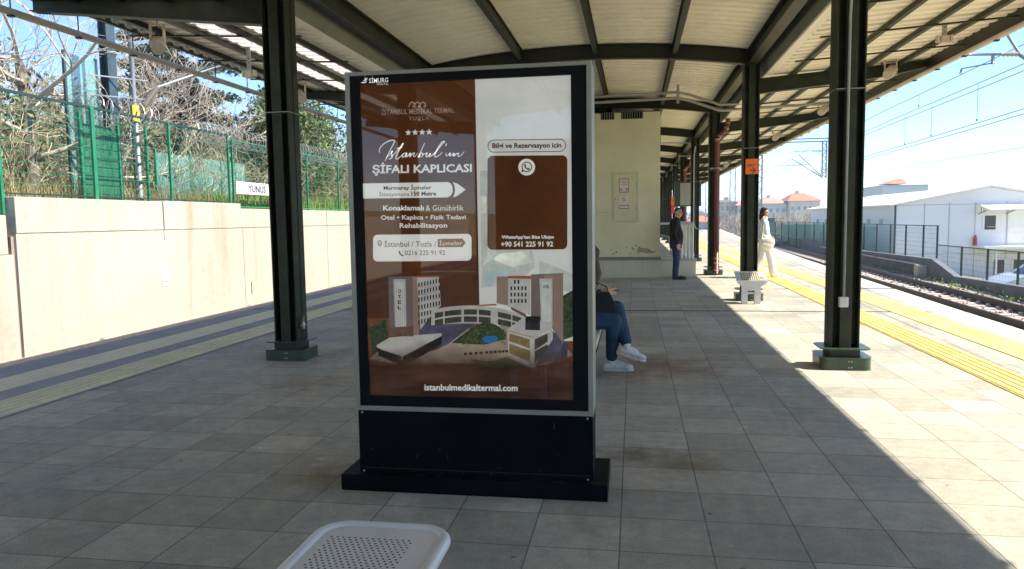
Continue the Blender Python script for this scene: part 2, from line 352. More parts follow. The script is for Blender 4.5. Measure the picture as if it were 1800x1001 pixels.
def band(mb, ys, fa, fb, z):
    vs = []
    for y in ys: vs += [(fa(y), y, z), (fb(y), y, z)]
    mb.add(vs, [(2*i, 2*i+1, 2*i+3, 2*i+2) for i in range(len(ys)-1)])
M_ballast = mat('ballast_stone', (.36, .30, .26), .95, 0, .45, 14, 1.0, 18, (.20, .165, .145))
band(b, ys, lambda y: lerp(EDGE, y)-.4, lambda y: lerp(RAILA, y)+2.75, GZ+.02)
band(b, ys, lambda y: XW-.1, lambda y: LEDGE+.6, GZ+.02)
props(b.build('ballast', M_ballast), kind='structure')
b = MB()                        # loose stones standing proud, near part only
for i in range(2600):
    y = 9+34*rnd.random()**1.6; x = lerp(EDGE, y)+.15+rnd.random()*(lerp(RAILA, y)+2.3-lerp(EDGE, y)); s_ = .022+.035*rnd.random()
    if min(abs(x-lerp(RAILA, y)), abs(x-lerp(RAILA, y)-1.22)) < .07: continue
    c = Vector((x, y, GZ+.02+s_*.5)); q = [Vector((rnd.uniform(-1, 1), rnd.uniform(-1, 1), rnd.uniform(-1, 1))).normalized()*s_ for _ in range(3)]
    b.add([c+q[0], c-q[0], c+q[1], c-q[1], c+q[2], c-q[2]], [(0, 2, 4), (2, 1, 4), (1, 3, 4), (3, 0, 4), (2, 0, 5), (1, 2, 5), (3, 1, 5), (0, 3, 5)])
props(b.build('ballast_stones', mat('ballast_loose', (.42, .36, .32), .95, 0, .4, 9)), 'loose pale ballast stones along the track', 'ballast', kind='stuff')

# platform slab
b = MB(); ys = [-42, 0, 8, 10.4, 12.6, 15.5, 18.7, 22, 25.4, 40, 60, 90, 110]
for i in range(len(ys)-1):
    y0, y1 = ys[i], ys[i+1]; e0, e1 = lerp(EDGE, y0), lerp(EDGE, y1)
    b.add([(LEDGE, y0, 0), (e0, y0, 0), (e1, y1, 0), (LEDGE, y1, 0)], [(0, 1, 2, 3)])
    b.add([(e0, y0, 0), (e0, y0, -.14), (e1, y1, -.14), (e1, y1, 0)], [(0, 1, 2, 3)])
    b.add([(e0-.18, y0, -.14), (e0-.18, y0, -1.0), (e1-.18, y1, -1.0), (e1-.18, y1, -.14)], [(0, 1, 2, 3)])
    b.add([(e0, y0, -.14), (e0-.18, y0, -.14), (e1-.18, y1, -.14), (e1, y1, -.14)], [(0, 1, 2, 3)])
    b.add([(LEDGE, y0, 0), (LEDGE, y1, 0), (LEDGE, y1, -1.0), (LEDGE, y0, -1.0)], [(0, 1, 2, 3)])
plat = props(b.build('platform', M_pave), kind='structure')
M_kerb = mat('edge_slab', (.50, .46, .42), .8, 0, .08, 1.2, .1, 60)
M_asph = mat('smooth_platform_edge', (.27, .275, .29), .85, 0, .14, 1.2, .1, 60)
b = MB(); band(b, ys, lambda y: lerp(EDGE, y)-.52, lambda y: lerp(EDGE, y)+.015, .004); props(b.build('platform_edge_slab', M_kerb), kind='structure')
b = MB(); b.add([(LEDGE-.015, -42, .004), (-4.98, -42, .004), (-4.98, 110, .004), (LEDGE-.015, 110, .004)], [(0, 1, 2, 3)]); props(b.build('platform_edge_walkway', M_asph), kind='structure')
b = MB(); b.box(-6.7, 5.1, 12.24, 12.262, .003, .0075); props(b.build('platform_joint', M_ink), kind='structure')
# tactile paving: ribbed and studded strips
def ribbed(name, x0, x1, m, nr, near):
    mb = MB()
    y = -10.
    mb.box(x0, x1, -40, 100, .004, .0085)
    step = (x1-x0)/nr
    for k in range(nr):
        xa = x0+step*(k+.22)
        yy = near
        while yy < 46: mb.box(xa, xa+step*.56, yy+.012, yy+.41, .0085, .0165); yy += .42
        mb.box(xa, xa+step*.56, 46, 100, .0085, .0165)
    props(mb.build(name, m), kind='structure')
def studded(name, x0, x1, m, near, far):
    mb = MB(); mb.box(x0, x1, -40, 100, .004, .0085); p = .0589
    nx = int((x1-x0)/p); ny = int((far-near)/p); r = .0165
    for j in range(ny):
        for i in range(nx):
            cx = x0+(i+.5)*(x1-x0)/nx; cy = near+j*p
            t = [(cx+r*math.cos(a*math.pi/3), cy+r*math.sin(a*math.pi/3)) for a in range(6)]
            mb.add([(q[0], q[1], .0085) for q in t]+[((q[0]+cx)/2, (q[1]+cy)/2, .0135) for q in t],
                   [(a, (a+1) % 6, 6+(a+1) % 6, 6+a) for a in range(6)]+[(6, 7, 8, 9, 10, 11)])
    props(mb.build(name, m), kind='structure')
ribbed('tactile_strip_ribbed', 3.14, 3.55, M_yellow, 5, 3); studded('tactile_strip_studded', 3.95, 4.43, M_yellow, 8, 22)
ribbed('tactile_strip_ribbed', -5.47, -5.02, M_yellow_shade, 5, 3); studded('tactile_strip_studded', -6.27, -5.80, M_yellow_shade, 5.5, 18)
# worn white lettering between the two left-hand strips
b = MB()
text_into(b, 'LÜTFEN SARI ÇİZGİYİ GEÇMEYİNİZ', 8.0, 10.6, -5.72, -5.56, lambda u, v: (v, u, .0075))
lt = props(b.build('floor_lettering', mat('worn_white_paint', (.42, .42, .42), .9, 0, .4, 9)), kind='structure')

# railway track
tr = thing('railway_track', 'single railway track with dark rails on concrete sleepers', 'railway track', (7.6, 16, GZ), kind='structure')
ysr = [-42, -20, 0, 8, 16.4, 22, 28.9, 38.9, 48, 60, 75, 90, 110, 150, 220, 300]
prof = [(-.07, 0), (.07, 0), (.07, .012), (.012, .03), (.012, .145), (.036, .155), (.036, .185), (-.036, .185), (-.036, .155), (-.012, .145), (-.012, .03), (-.07, .012)]
for off in (0, 1.22):
    b = MB(); vs = []; k = len(prof)
    for y in ysr: vs += [(lerp(RAILA, y)+off+u, y, GZ+.035+w) for u, w in prof]
    b.add(vs, [(i*k+j, i*k+(j+1) % k, (i+1)*k+(j+1) % k, (i+1)*k+j) for i in range(len(ysr)-1) for j in range(k)])
    b.build('rail', M_rail, tr)
sl = []
b0 = None
for i in range(95):
    y = 9.5+i*.6; x = lerp(RAILA, y)+.61
    if b0 is None:
        b = MB(); b.prism([(-1.2, -.02), (1.2, -.02), (1.2, .075), (.9, .115), (.35, .075), (-.35, .075), (-.9, .115), (-1.2, .075)], 1, -.12, .12)
        for sx in (-.61, .61):
            for d in (-.1, .1): b.box(sx+d-.03, sx+d+.03, -.05, .05, .10, .13)
        b0 = b.build('sleeper', M_sleeper); b0.parent = tr; o = b0
    else:
        o = b0.copy(); COL.objects.link(o); o.parent = tr
    o.location = Vector((x, y, GZ-.065+.02))-own_loc(tr)

# ------------------------------------------------------------------ left: retaining wall, signs on it, fence
wt = thing('retaining_wall', 'high pale concrete retaining wall with brown run-off streaks beyond the left track', 'retaining wall', (XW, 12, GZ))
b = MB(); b.box(XW-.35, XW, 11.99, 60, GZ-.1, 1.40); b.box(XW-.35, XW-.02, -42, 11.93, GZ-.1, 1.02); b.build('wall_panel', M_wall, wt)
b = MB(); b.box(XW-.35, XW-.06, 11.93, 11.99, GZ-.1, 1.35); b.build('expansion_joint', mat('joint_fill', (.30, .25, .21), .9), wt)
for y0, y1, z1 in ((12.0, 16.33, 2.08), (16.37, 19.93, 2.10)):
    b = MB(); b.box(XW-.33, XW+.014, y0, y1, 1.405, z1); b.build('coping_panel', M_wall, wt, bevel=.012)
for y0, y1 in ((19.95, 26.0), (26.03, 32.0), (32.03, 60)):
    b = MB(); b.box(XW-.33, XW+.002, y0, y1, 1.41, 1.95); b.build('coping_panel', M_wall, wt, bevel=.01)
b = MB(); b.box(XW-.33, XW-.02, -42, 11.82, 1.03, 1.74); b.build('coping_panel', M_wall, wt, bevel=.01)
b = MB(); b.box(XW+.0, XW+.006, 16.336, 16.352, 1.15, 1.40); b.box(XW, XW+.006, 26.0, 26.015, -.9, 1.40); b.box(XW, XW+.006, 20.0, 20.01, -.9, 1.40); b.build('construction_joint', mat('joint_dark', (.16, .14, .12), .9), wt)
b = MB(); b.box(XW, XW+.02, 20.35, 20.37, -.55, -.2); b.build('rust_mark', mat('rust', (.2, .12, .09), .9), wt)
ns = thing('kilometre_plate', 'small white number plate fixed midway up the concrete wall', 'sign', (XW+.012, 16.31, .25))
b = MB(); b.box(XW+.004, XW+.016, 16.18, 16.44, .06, .45); b.build('plate', M_white, ns)
b = MB(); text_into(b, '22', 16.245, 16.375, .29, .38, lambda u, v: (XW+.0185, u, v), .01); b.build('upper_number', M_ink, ns)
b = MB(); text_into(b, '43', 16.255, 16.385, .11, .20, lambda u, v: (XW+.0185, u, v), .01)
b.build('lower_number', M_ink, ns)

XF = -11.38
PT = M_fence
f1 = thing('mesh_fence', 'tall green welded mesh fence panels on top of the stepped concrete wall, nearer run', 'fence', (XF, 12, 2.1))
f2 = thing('mesh_fence', 'lower green welded mesh fence run continuing past the white station name board', 'fence', (XF, 20, 1.95))
def panel(y0, y1, z0, z1, par, m=M_fence, dx=0., dense=.075):
    mb = MB(); x = XF+dx; y = y0
    while y < y1: mb.box(x-.0016, x+.0016, y-.0016, y+.0016, z0, z1); y += dense
    z = z0
    while z <= z1+.01: mb.box(x-.006, x+.004, y0, y1, z-.004, z+.004); z += .2
    mb.build('mesh_panel', m, par)
def post(y, z0, z1, par, w=.05, m=M_fence):
    mb = MB(); mb.box(XF-.03, XF+.03, y-w/2, y+w/2, z0, z1); mb.build('post', m, par, bevel=.006)
for y, w in ((11.93, .06), (14.36, .10), (17.0, .05), (19.72, .06)): post(y, 1.75, 4.06, f1, w)
for a, c in ((11.96, 14.31), (14.42, 16.97), (17.03, 19.69)): panel(a, c, 2.15, 4.0, f1)
for y in (9.4, 6.9, 4.4, 1.9): post(y, 1.7, 3.66, f1)
for a, c in ((1.9, 4.4), (4.4, 6.9), (6.9, 9.4), (9.4, 11.9)): panel(a, c, 1.8, 3.6, f1)
b = MB(); b.box(XF-.025, XF+.025, 11.9, 19.75, 4.0, 4.05); b.box(XF-.02, XF+.02, 11.96, 19.7, 2.13, 2.16); b.build('top_rail', M_fenced, f1)
for y in (19.93, 22.35, 24.85, 27.65, 30.4, 33.2, 36, 38.8): post(y, 1.9, 3.98, f2, .05)
for a, c in ((19.96, 22.33), (22.38, 24.82), (24.88, 27.6), (27.7, 30.4), (30.4, 33.2), (33.2, 36), (36, 38.8)): panel(a, c, 2.03, 3.92, f2, dense=.09)
b = MB(); b.box(XF-.02, XF+.02, 19.9, 38.9, 3.90, 3.935); b.box(XF-.02, XF+.02, 19.9, 38.9, 2.0, 2.03); b.build('top_rail', M_fence, f2)
# screened service gate behind the fence
sg = thing('screened_gate', 'dark green net covered gate panels standing behind the mesh fence', 'gate', (-11.9, 15.2, 2))
for y in (14.55, 15.75, 16.75):
    b = MB(); b.box(-11.86, -11.80, y-.03, y+.03, 1.95, 3.98); b.build('post', M_fence, sg)
for a, c in ((14.58, 15.72),):
    b = MB(); b.box(-11.845, -11.835, a, c, 2.1, 3.72); b.build('net_screen', M_net, sg)
b = MB()
for z in (2.15, 2.55, 3.0, 3.72): b.box(-11.86, -11.82, 14.58, 16.7, z, z+.035)
b.build('cross_rail', M_fenced, sg)
tp = thing('tall_screen_panel', 'tall pale green see-through screen panel rising above the fence beside the bare tree', 'screen', (-13.2, 16.2, 2))
b = MB(); b.box(-13.21, -13.2, 15.9, 16.9, 2.3, 5.6); b.build('net_screen', M_netp, tp)
b = MB(); b.box(-13.24, -13.18, 15.84, 15.9, 2, 5.65); b.box(-13.24, -13.18, 16.9, 16.96, 2, 5.65); b.build('post', M_mastd, tp)
sg2 = thing('screen_fence', 'green net covered fence further back behind the razor wire and bushes', 'fence', (-13.5, 22, 2))
b = MB(); b.box(-13.51, -13.5, 19.5, 24.5, 2.2, 3.6); b.build('net_screen', M_netp, sg2)
for y in (19.5, 21.2, 22.9, 24.5):
    b = MB(); b.box(-13.54, -13.48, y-.03, y+.03, 2, 3.7); b.build('post', M_fence, sg2)
# razor wire
def coil(name, y0, y1, z, x, rad, pitch, label):
    mb = MB(); pts = []; k = 0; y = y0
    n = int((y1-y0)/pitch*12)
    for i in range(n+1):
        a = i*2*math.pi/12; j = 1+.12*mnoise.noise(Vector((i*.13, 0, y0)))
        pts.append((x+rad*j*math.cos(a), y0+(y1-y0)*i/n+.05*math.sin(a*.5), z+rad*j*math.sin(a)))
    mb.tube(pts, .0085, 4)
    props(mb.build(name, M_wirem), label, 'razor wire', 'coils of razor wire on the fence')
coil('razor_wire', 14.45, 16.4, 4.08, XF, .27, .26, 'short coil of razor wire over the gate panel beside the steel mast')
coil('razor_wire', 17.9, 39, 3.98, XF, .27, .2, 'long coil of razor wire running along the fence top past the station name board')
# station name board
yb = thing('station_name_board', 'long white board reading YUNUS on the green fence', 'sign', (XF+.06, 21.9, 2.56))
b = MB(); b.box(XF+.05, XF+.075, 19.96, 23.9, 2.385, 2.745); b.build('board', M_benchc, yb, bevel=.006)
b = MB(); text_into(b, 'YUNUS', 20.62, 21.68, 2.455, 2.67, lambda u, v: (XF+.081, u, v), .016); b.build('lettering', mat('navy_ink', (.03, .04, .09), .6), yb)

# catenary masts left
ma = thing('catenary_mast', 'slim silver mast with an insulated bracket arm and a yellow plate', 'mast', (-11.9, 16.5, 2.1))
b = MB(); b.tube([(-11.9, 16.55, 2.05), (-11.9, 16.46, 7.6)], .055, 10); b.build('pole', M_mast, ma, True)
b = MB(); b.box(-12.05, -11.75, 16.4, 16.7, 2.03, 2.09); b.build('base_plate', M_mast, ma)
b = MB(); b.tube([(-11.88, 16.55, 4.35), (-11.70, 16.62, 4.42)], .02, 8); b.tube([(-11.46, 16.78, 4.86), (-10.4, 17.6, 5.44), (-9.9, 18.0, 5.66)], .03, 8); b.build('bracket_arm', M_mast, ma, True)
b = MB(); p0 = Vector((-11.70, 16.62, 4.42)); p1 = Vector((-11.44, 16.80, 4.88)); pts = []; rs = []
for i in range(25): pts.append(p0.lerp(p1, i/24)); rs.append(.085 if i % 2 else .045)
b.tube(pts, rs, 12); b.build('insulator', M_porc, ma, True)
b = MB(); b.box(-11.83, -11.82, 16.32, 16.56, 4.02, 4.40); b.build('warning_plate', M_yel, ma)
b = MB(); b.prism([(16.39, 4.15), (16.49, 4.15), (16.44, 4.27)], 0, -11.818, -11.814); b.build('warning_symbol', M_ink, ma)
mb_ = thing('catenary_mast', 'heavy dark blue steel H section mast just left of the slim silver one', 'mast', (-12.3, 16.3, 2))
b = MB(); b.box(-12.42, -12.40, 16.05, 16.35, 1.9, 9.0); b.box(-12.22, -12.20, 16.05, 16.35, 1.9, 9.0); b.box(-12.40, -12.22, 16.19, 16.21, 1.9, 9.0); b.build('h_section', M_mastd, mb_)
b = MB()
for z in (4.55, 5.0): b.bar((-12.45, 15.6, z), (-11.7, 16.75, z+.02), .03, .03)
b.build('crossarm', M_mast, mb_)
b = MB(); b.tube([(-12.6, 17.35, 2), (-12.6, 17.35, 5.3)], .03, 8)
props(b.build('marker_pole', M_fenced), 'thin dark pole standing between the silver mast and the bare trees', 'pole')

# ------------------------------------------------------------------ canopy
CX = -.88; Y0C = 7.8; SP = 6.15
def arch(x): return 4.655-.0273*(x-CX)**2
cn = thing('platform_canopy', 'long steel platform canopy with ribbed cream ceiling, arched middle and upturned wings', 'canopy', (CX, 8, 4))
YB, YE = -13.5, 68.0
# ribbed centre deck: profile along Y, bent over the arch in X
def deck(name, xs, zf, y0, y1, pitch, m, par):
    mb = MB(); prof_ = []; y = y0
    while y < y1:
        prof_ += [(y, 0), (y+pitch*.52, 0), (y+pitch*.60, .065), (y+pitch*.92, .065)]; y += pitch
    prof_.append((y, 0)); k = len(prof_); vs = []
    for x in xs: vs += [(x, yy, zf(x)+h) for yy, h in prof_]
    mb.add(vs, [(i*k+j, i*k+j+1, (i+1)*k+j+1, (i+1)*k+j) for i in range(len(xs)-1) for j in range(k-1)])
    mb.build(name, m, par)
xs = [CX-2.98+5.96*i/12 for i in range(13)]
deck('centre_ceiling', xs, lambda x: arch(x)+.03, YB, YE, .26, M_deck, cn)
def wing(x): return 4.01+(abs(x-CX)-3.2)*.055
deck('wing_ceiling', [2.42, 3.2, 4.99], wing, YB, YE, .26, M_deck, cn)
deck('wing_ceiling', [-4.18, -4.55], wing, YB, YE, .26, M_deck, cn)
deck('wing_skylight', [-4.55, -4.95], wing, YB, YE, .26, M_sky, cn)
deck('wing_ceiling', [-4.95, -5.35], wing, YB, YE, .26, M_deck, cn)
deck('wing_skylight', [-5.35, -5.62], wing, YB, YE, .26, M_sky, cn)
deck('wing_ceiling', [-5.62, -6.62], wing, YB, YE, .26, M_deck, cn)
# closing upper skin so that the roof is a real, thick roof
b = MB(); k = len(xs)
xr = [CX-3.42]+xs+[CX+3.42]; k = len(xr)
b.add([(x, y, arch(x)+.13 if 0 < i < k-1 else 4.47) for y in (YB, YE) for i, x in enumerate(xr)], [(i, i+1, k+i+1, k+i) for i in range(k-1)])
for x in (xr[0], xr[-1]): b.box(x-.01, x+.01, YB, YE, 4.08, 4.475)
b.build('roof_skin', M_gutter, cn)
def ibeam(mb, y, x0, x1, z0f, z1f, wd=.12, nseg=8, t=.014):
    """I section running along X at station y, lower and upper edge given as functions of x"""
    for i in range(nseg):
        xa = x0+(x1-x0)*i/nseg; xb = x0+(x1-x0)*(i+1)/nseg
        for (yo, ww, zlo, zhi) in ((0, t/2, lambda x: z0f(x)+t, lambda x: z1f(x)-t), (0, wd/2, z0f, lambda x: z0f(x)+t), (0, wd/2, lambda x: z1f(x)-t, z1f)):
            mb.add([(xa, y-ww, zlo(xa)), (xb, y-ww, zlo(xb)), (xb, y+ww, zlo(xb)), (xa, y+ww, zlo(xa)), (xa, y-ww, zhi(xa)), (xb, y-ww, zhi(xb)), (xb, y+ww, zhi(xb)), (xa, y+ww, zhi(xa))],
                   [(0, 3, 2, 1), (4, 5, 6, 7), (0, 1, 5, 4), (1, 2, 6, 5), (2, 3, 7, 6), (3, 0, 4, 7)])
stations = [Y0C+SP*i for i in range(-3, 10)]
g0 = None
b = MB(); y = Y0C
ibeam(b, y, -3.83, 2.05, lambda x: arch(x)-.235, lambda x: arch(x)+.022, .13, 10)
g0 = b.build('cross_girder', M_girder, cn)
b = MB()
ibeam(b, y, 2.17, 5.0, lambda x: 3.675+(x-2.2)*.095+max(0, x-4.2)*.10, lambda x: 3.94+(x-2.2)*.07, .13, 6)
b.box(2.155, 2.17, y-.1, y+.1, 3.62, 3.98)
for zz in (3.68, 3.75, 3.82, 3.90):
    for yy in (-.085, .085): b.tube([(2.168, y+yy, zz), (2.185, y+yy, zz)], .011, 6)
w0 = b.build('wing_bracket', M_green, cn)
b = MB()
mirror = lambda x: 2*CX-x
ibeam(b, y, -6.84, -3.95, lambda x: 3.675+(mirror(x)-2.2)*.108, lambda x: 3.98+(mirror(x)-2.2)*.05, .13, 6)
b.box(-3.95, -3.935, y-.1, y+.1, 3.62, 3.99)
for zz in (3.68, 3.75, 3.82, 3.90):
    for yy in (-.085, .085): b.tube([(-3.965, y+yy, zz), (-3.948, y+yy, zz)], .011, 6)
w1 = b.build('wing_bracket', M_green, cn)
for i, st in enumerate(stations):
    if abs(st-Y0C) < .01: continue
    for src in (g0, w0, w1):
        c = src.copy(); COL.objects.link(c); c.parent = cn; c.location = (0, st-Y0C, 0)
# purlins along the platform
for x in (-2.07, -.69, .716):
    b = MB(); z = arch(x)
    b.box(x-.045, x+.045, YB, YE, z-.155, z-.146); b.box(x-.045, x+.045, YB, YE, z+.013, z+.022); b.box(x-.005, x+.005, YB, YE, z-.146, z+.013)
    b.build('ceiling_purlin', M_green, cn)
for x in (2.05, -3.83):
    b = MB(); z = 4.43
    b.box(x-.085, x+.085, YB, YE, z-.25, z-.235); b.box(x-.085, x+.085, YB, YE, z-.005, z+.012); b.box(x-.007, x+.007, YB, YE, z-.235, z-.005)
    b.build('longitudinal_beam', M_green, cn)
for sx in (1, -1):
    f = lambda x: CX+sx*(x-CX)
    b = MB(); xa, xb = sorted((f(2.29), f(2.47))); b.box(xa, xb, YB, YE, 4.03, 4.40); b.build('box_gutter', M_gutter, cn)
    b = MB(); xa, xb = sorted((f(2.31), f(2.45))); b.box(xa, xb, YB, YE, 4.02, 4.028); b.build('gutter_soffit_lit', M_deck, cn)  # underside plate coloured pale, painting in light bounced off the floor
    for x in (2.75, 3.35, 3.95, 4.5):
        b = MB(); X = f(x); z = wing(X); b.box(X-.03, X+.03, YB, YE, z-.075, z-.005); b.build('wing_purlin', M_green if sx > 0 else M_girder, cn)  # left purlins get a darker steel colour to look shaded
    b = MB(); z = wing(f(4.99)); xa, xb = sorted((f(4.95), f(5.0))) if sx > 0 else sorted((f(4.88), f(4.93))); b.box(xa, xb, YB, YE, 3.97 if sx > 0 else z-.05, z+.06); b.build('edge_channel', M_girder, cn)
    # pale tube hung under the outer edge on short rods
    b = MB(); X = f(4.985) if sx > 0 else f(5.06); Z = 3.95 if sx > 0 else 3.90; b.tube([(X, YB, Z), (X, YE, Z)], .042, 10); b.build('edge_tube', M_tube, cn, True)
    b = MB(); y = 0
    b.tube([(X, y, Z-.05), (X, y, wing(f(4.9))+.0)], .008, 5); b.bar((X, y, wing(f(4.9))), (f(4.88), y, wing(f(4.9))), .012, .012)
    b.box(X-.03, X+.03, y-.03, y+.03, Z-.055, Z-.035)
    h0 = b.build('tube_hanger', M_girder, cn)
    for j in range(54):
        c = h0 if j == 0 else h0.copy()
        if j: COL.objects.link(c)
        c.parent = cn; c.location = (0, 1.3+1.025*j, 0)
    # thin cable rails across the wing
    b = MB(); b.bar((f(2.5), 0, 3.93), (f(4.95), 0, 4.07), .035, .02); cr0 = b.build('cross_rail', M_green if sx > 0 else M_girder, cn)  # left rails also darkened in colour for the shaded wing
    for j, yy in enumerate([st+d for st in stations if st > 0 for d in (1.5, 3.1, 4.7)]):
        c = cr0 if j == 0 else cr0.copy()
        if j: COL.objects.link(c)
        c.parent = cn; c.location = (0, yy, 0)

# ------------------------------------------------------------------ columns
def column(x, y, label, side):
    t = thing('canopy_column', label, 'column', (x, y, 0), 'canopy columns')
    zt = 4.19
    b = MB()                     # cruciform steel: H section with the web face towards the camera
    b.box(x-.135, x+.135, y-.012, y+.012, .2, zt)
    b.box(x-.135, x-.119, y-.13, y+.13, .2, zt); b.box(x+.119, x+.135, y-.13, y+.13, .2, zt)
    b.box(x-.055, x+.055, y-.135, y-.117, .2, zt); b.box(x-.055, x+.055, y+.117, y+.135, .2, zt); b.box(x-.006, x+.006, y-.117, y+.117, .2, zt)
    b.build('shaft', M_green, t, bevel=.003)
    def rr(hx, hy, r_, n_=5):
        p = []
        for sx_, sy_, a0 in ((1, 1, 0), (-1, 1, 90), (-1, -1, 180), (1, -1, 270)):
            for i in range(n_+1): a = R(a0+90*i/n_); p.append((x+sx_*(hx-r_)+r_*math.cos(a), y+sy_*(hy-r_)+r_*math.sin(a)))
        return p
    b = MB(); b.prism(rr(.24, .215, .08), 2, 0, .125); b.build('base_block', M_greenbase, t, bevel=.008)
    b = MB()
    for sz in (.03, .09):
        for sx_ in (.02, .045): b.tube([(x+sx_, y-.214, sz), (x+sx_, y-.221, sz)], .008, 6)
    b.build('base_bolts', M_conduit, t)
    b = MB(); b.box(x-.14, x+.14, y-.14, y+.14, .126, .20); b.build('base_stub', M_girder, t)
    b = MB(); b.prism(rr(.235, .21, .08), 2, .20, .212); b.build('base_collar', M_greenbase, t)
    b = MB(); zz = 2.72; b.box(x-.139, x+.139, y-.139, y+.139, zz, zz+.006); b.build('strap', M_conduit, t)
    return t
nearR = column(2.05, Y0C, 'green steel column with a silver conduit standing in the sunlight nearest on the right', 1)
nearR['label'] = 'green steel column with a silver conduit and switch box, nearest on the right'
b = MB(); b.tube([(2.02, Y0C-.16, .72), (2.02, Y0C-.16, 3.4), (2.05, Y0C-.16, 4.1)], .014, 8); b.build('conduit', M_conduit, nearR, True)
b = MB(); b.box(1.975, 2.06, Y0C-.19, Y0C-.136, .62, .72); b.build('switch_box', M_benchc, nearR, bevel=.006)
nearL = column(-3.83, Y0C, 'green steel column nearest on the left, beside the left-hand tactile strips', -1)
b = MB(); b.tube([(-3.66, Y0C-.05, .34), (-3.66, Y0C-.05, .48)], .02, 8); b.tube([(-3.66, Y0C-.09, .38), (-3.66, Y0C-.01, .38)], .014, 8); b.build('tap', mat('tap_brass', (.5, .45, .38), .3, .6), nearL, True)
ords = ['second', 'third', 'fourth', 'fifth', 'sixth', 'seventh', 'eighth', 'ninth']
descR = ['green steel column behind the small white seat, carrying the orange track sign', 'green steel column with the nearest brown downpipe running down its face',
         'green steel column with a pale conduit curving at its foot, beyond the first brown downpipe', 'green steel column with the farther, thinner looking brown downpipe',
         'distant green column carrying the small orange and red sign, left of the far downpipe', 'distant green column next beyond the one with the small orange and red sign',
         'far green column, last but one of the visible row beside the stair rail', 'farthest green column, tucked against the corner of the cream building']
rc = []
for i in range(1, 9): rc.append(copy_tree(MB and nearL, (5.88, SP*i, 0), descR[i-1]))
for c in rc:
    for ch in list(c.children):
        if ch.name.startswith('tap'): bpy.data.objects.remove(ch)
lc = []
for i, lab in ((1, 'green steel column on the left behind the advertising display, second of the left row'), (2, 'green steel column on the left behind the advertising display, third of the left row')):
    c = copy_tree(nearL, (0, SP*i, 0), lab); lc.append(c)
for i, lab in ((-1, 'green steel column just behind the photographer on the left'), (-2, 'green steel column mirrored dark in the poster glass'), (-3, 'green steel column mirrored in the poster glass, further back')):
    c = copy_tree(nearL, (0, SP*i, 0), lab); lc.append(c)
for c in lc:
    for ch in list(c.children):
        if ch.name.startswith('tap'): bpy.data.objects.remove(ch)
# pale conduit on the third column beyond
b = MB(); y = Y0C+SP*3-.16; b.tube([(2.05, y, 3.9), (2.0, y, 3.6), (2.0, y, 1.35), (2.06, y, 1.15), (2.2, y, 1.08)], .022, 8); b.build('conduit', M_conduit, rc[2], True)
# brown downpipes
def downpipe(i, label):
    y = Y0C+SP*i-.24; x = 2.10
    t = thing('downpipe', label, 'downpipe', (x, y, 0), 'brown downpipes on the columns')
    b = MB(); b.tube([(x, y, .05), (x, y, 3.50)], .06, 14); b.tube([(x, y, 3.50), (x+.05, y+.02, 3.58), (x+.23, y+.05, 3.76), (x+.27, y+.06, 3.84), (x+.27, y+.1, 4.04)], .055, 12); b.build('pipe', M_red, t, True)
    b = MB()
    for z in (3.44,): b.tube([(x, y, z), (x, y, z+.07)], .068, 14)
    b.tube([(x+.02, y+.0, 3.53), (x+.06, y+.02, 3.57)], .066, 12); b.tube([(x+.21, y+.05, 3.74), (x+.25, y+.05, 3.79)], .066, 12); b.tube([(x+.27, y+.06, 3.86), (x+.27, y+.07, 3.90)], .063, 12)
    b.build('joint_collar', mat('pipe_collar', (.42, .22, .16), .3, .2), t, True)
    b = MB()
    for z in (.12, .3, .42): b.tube([(x, y, z), (x, y, z+.035)], .066, 14)
    b.build('tape_band', mat('pipe_tape', (.45, .32, .28), .6), t, True)
    b = MB(); b.tube([(x, y, 2.75), (x, y, 2.77)], .067, 14); b.box(x-.16, x+.16, y+.06, y+.08, 2.74, 2.78); b.build('bracket', M_conduit, t)
    return t
downpipe(2, 'nearest brown red downpipe with pale collars, on the column behind the orange sign')
downpipe(4, 'farther brown red downpipe behind the head of the man in black')
b = MB(); b.tube([(2.27, Y0C-.05, 4.0), (2.27, Y0C+.3, 4.1)], .05, 10)
# orange signs
def osign(x, y, z0, z1, wd, label, two=False):
    t = thing('track_sign', label, 'sign', (x, y, z0), 'orange track signs on the columns')
    b = MB(); b.box(x-wd/2, x+wd/2, y-.004, y+.004, z0, z1); b.build('plate', M_orange, t)
    b = MB()
    h = z1-z0
    text_into(b, 'HAT 1', x-wd*.42, x+wd*.40, z0+h*.50, z0+h*.66, lambda u, v: (u, y-.0065, v), .01)
    a0 = x-wd*.16; a1 = x+wd*.2; zc = z0+h*.24
    for poly in ([(a0, zc-.008), (a1-.01, zc-.008), (a1-.01, zc+.008), (a0, zc+.008)], [(a1, zc), (a1-.055, zc+.05), (a1-.036, zc+.05), (a1+.022, zc)], [(a1+.022, zc), (a1-.036, zc-.05), (a1-.055, zc-.05), (a1, zc)]):
        b.add([(u, y-.0065-(.0004 if poly[0][0] == a0 else 0), v) for u, v in poly], [tuple(range(len(poly)))])
    b.build('lettering', M_ink, t); return t
osign(2.068, 13.80, 2.262, 2.53, .235, 'large square orange sign reading HAT 1 with a right arrow')
t = osign(2.0, Y0C+SP*5-.15, 2.15, 2.55, .34, 'small distant orange sign above the head of the man in black')
b = MB(); b.box(1.84, 2.16, Y0C+SP*5-.155, Y0C+SP*5-.147, 1.72, 2.14); b.build('red_plate', mat('red_sign', (.7, .04, .03), .5), t)
b = MB(); b.box(1.98, 2.12, Y0C+SP*5-.160, Y0C+SP*5-.157, 1.80, 2.0); b.build('white_symbol', M_white, t)

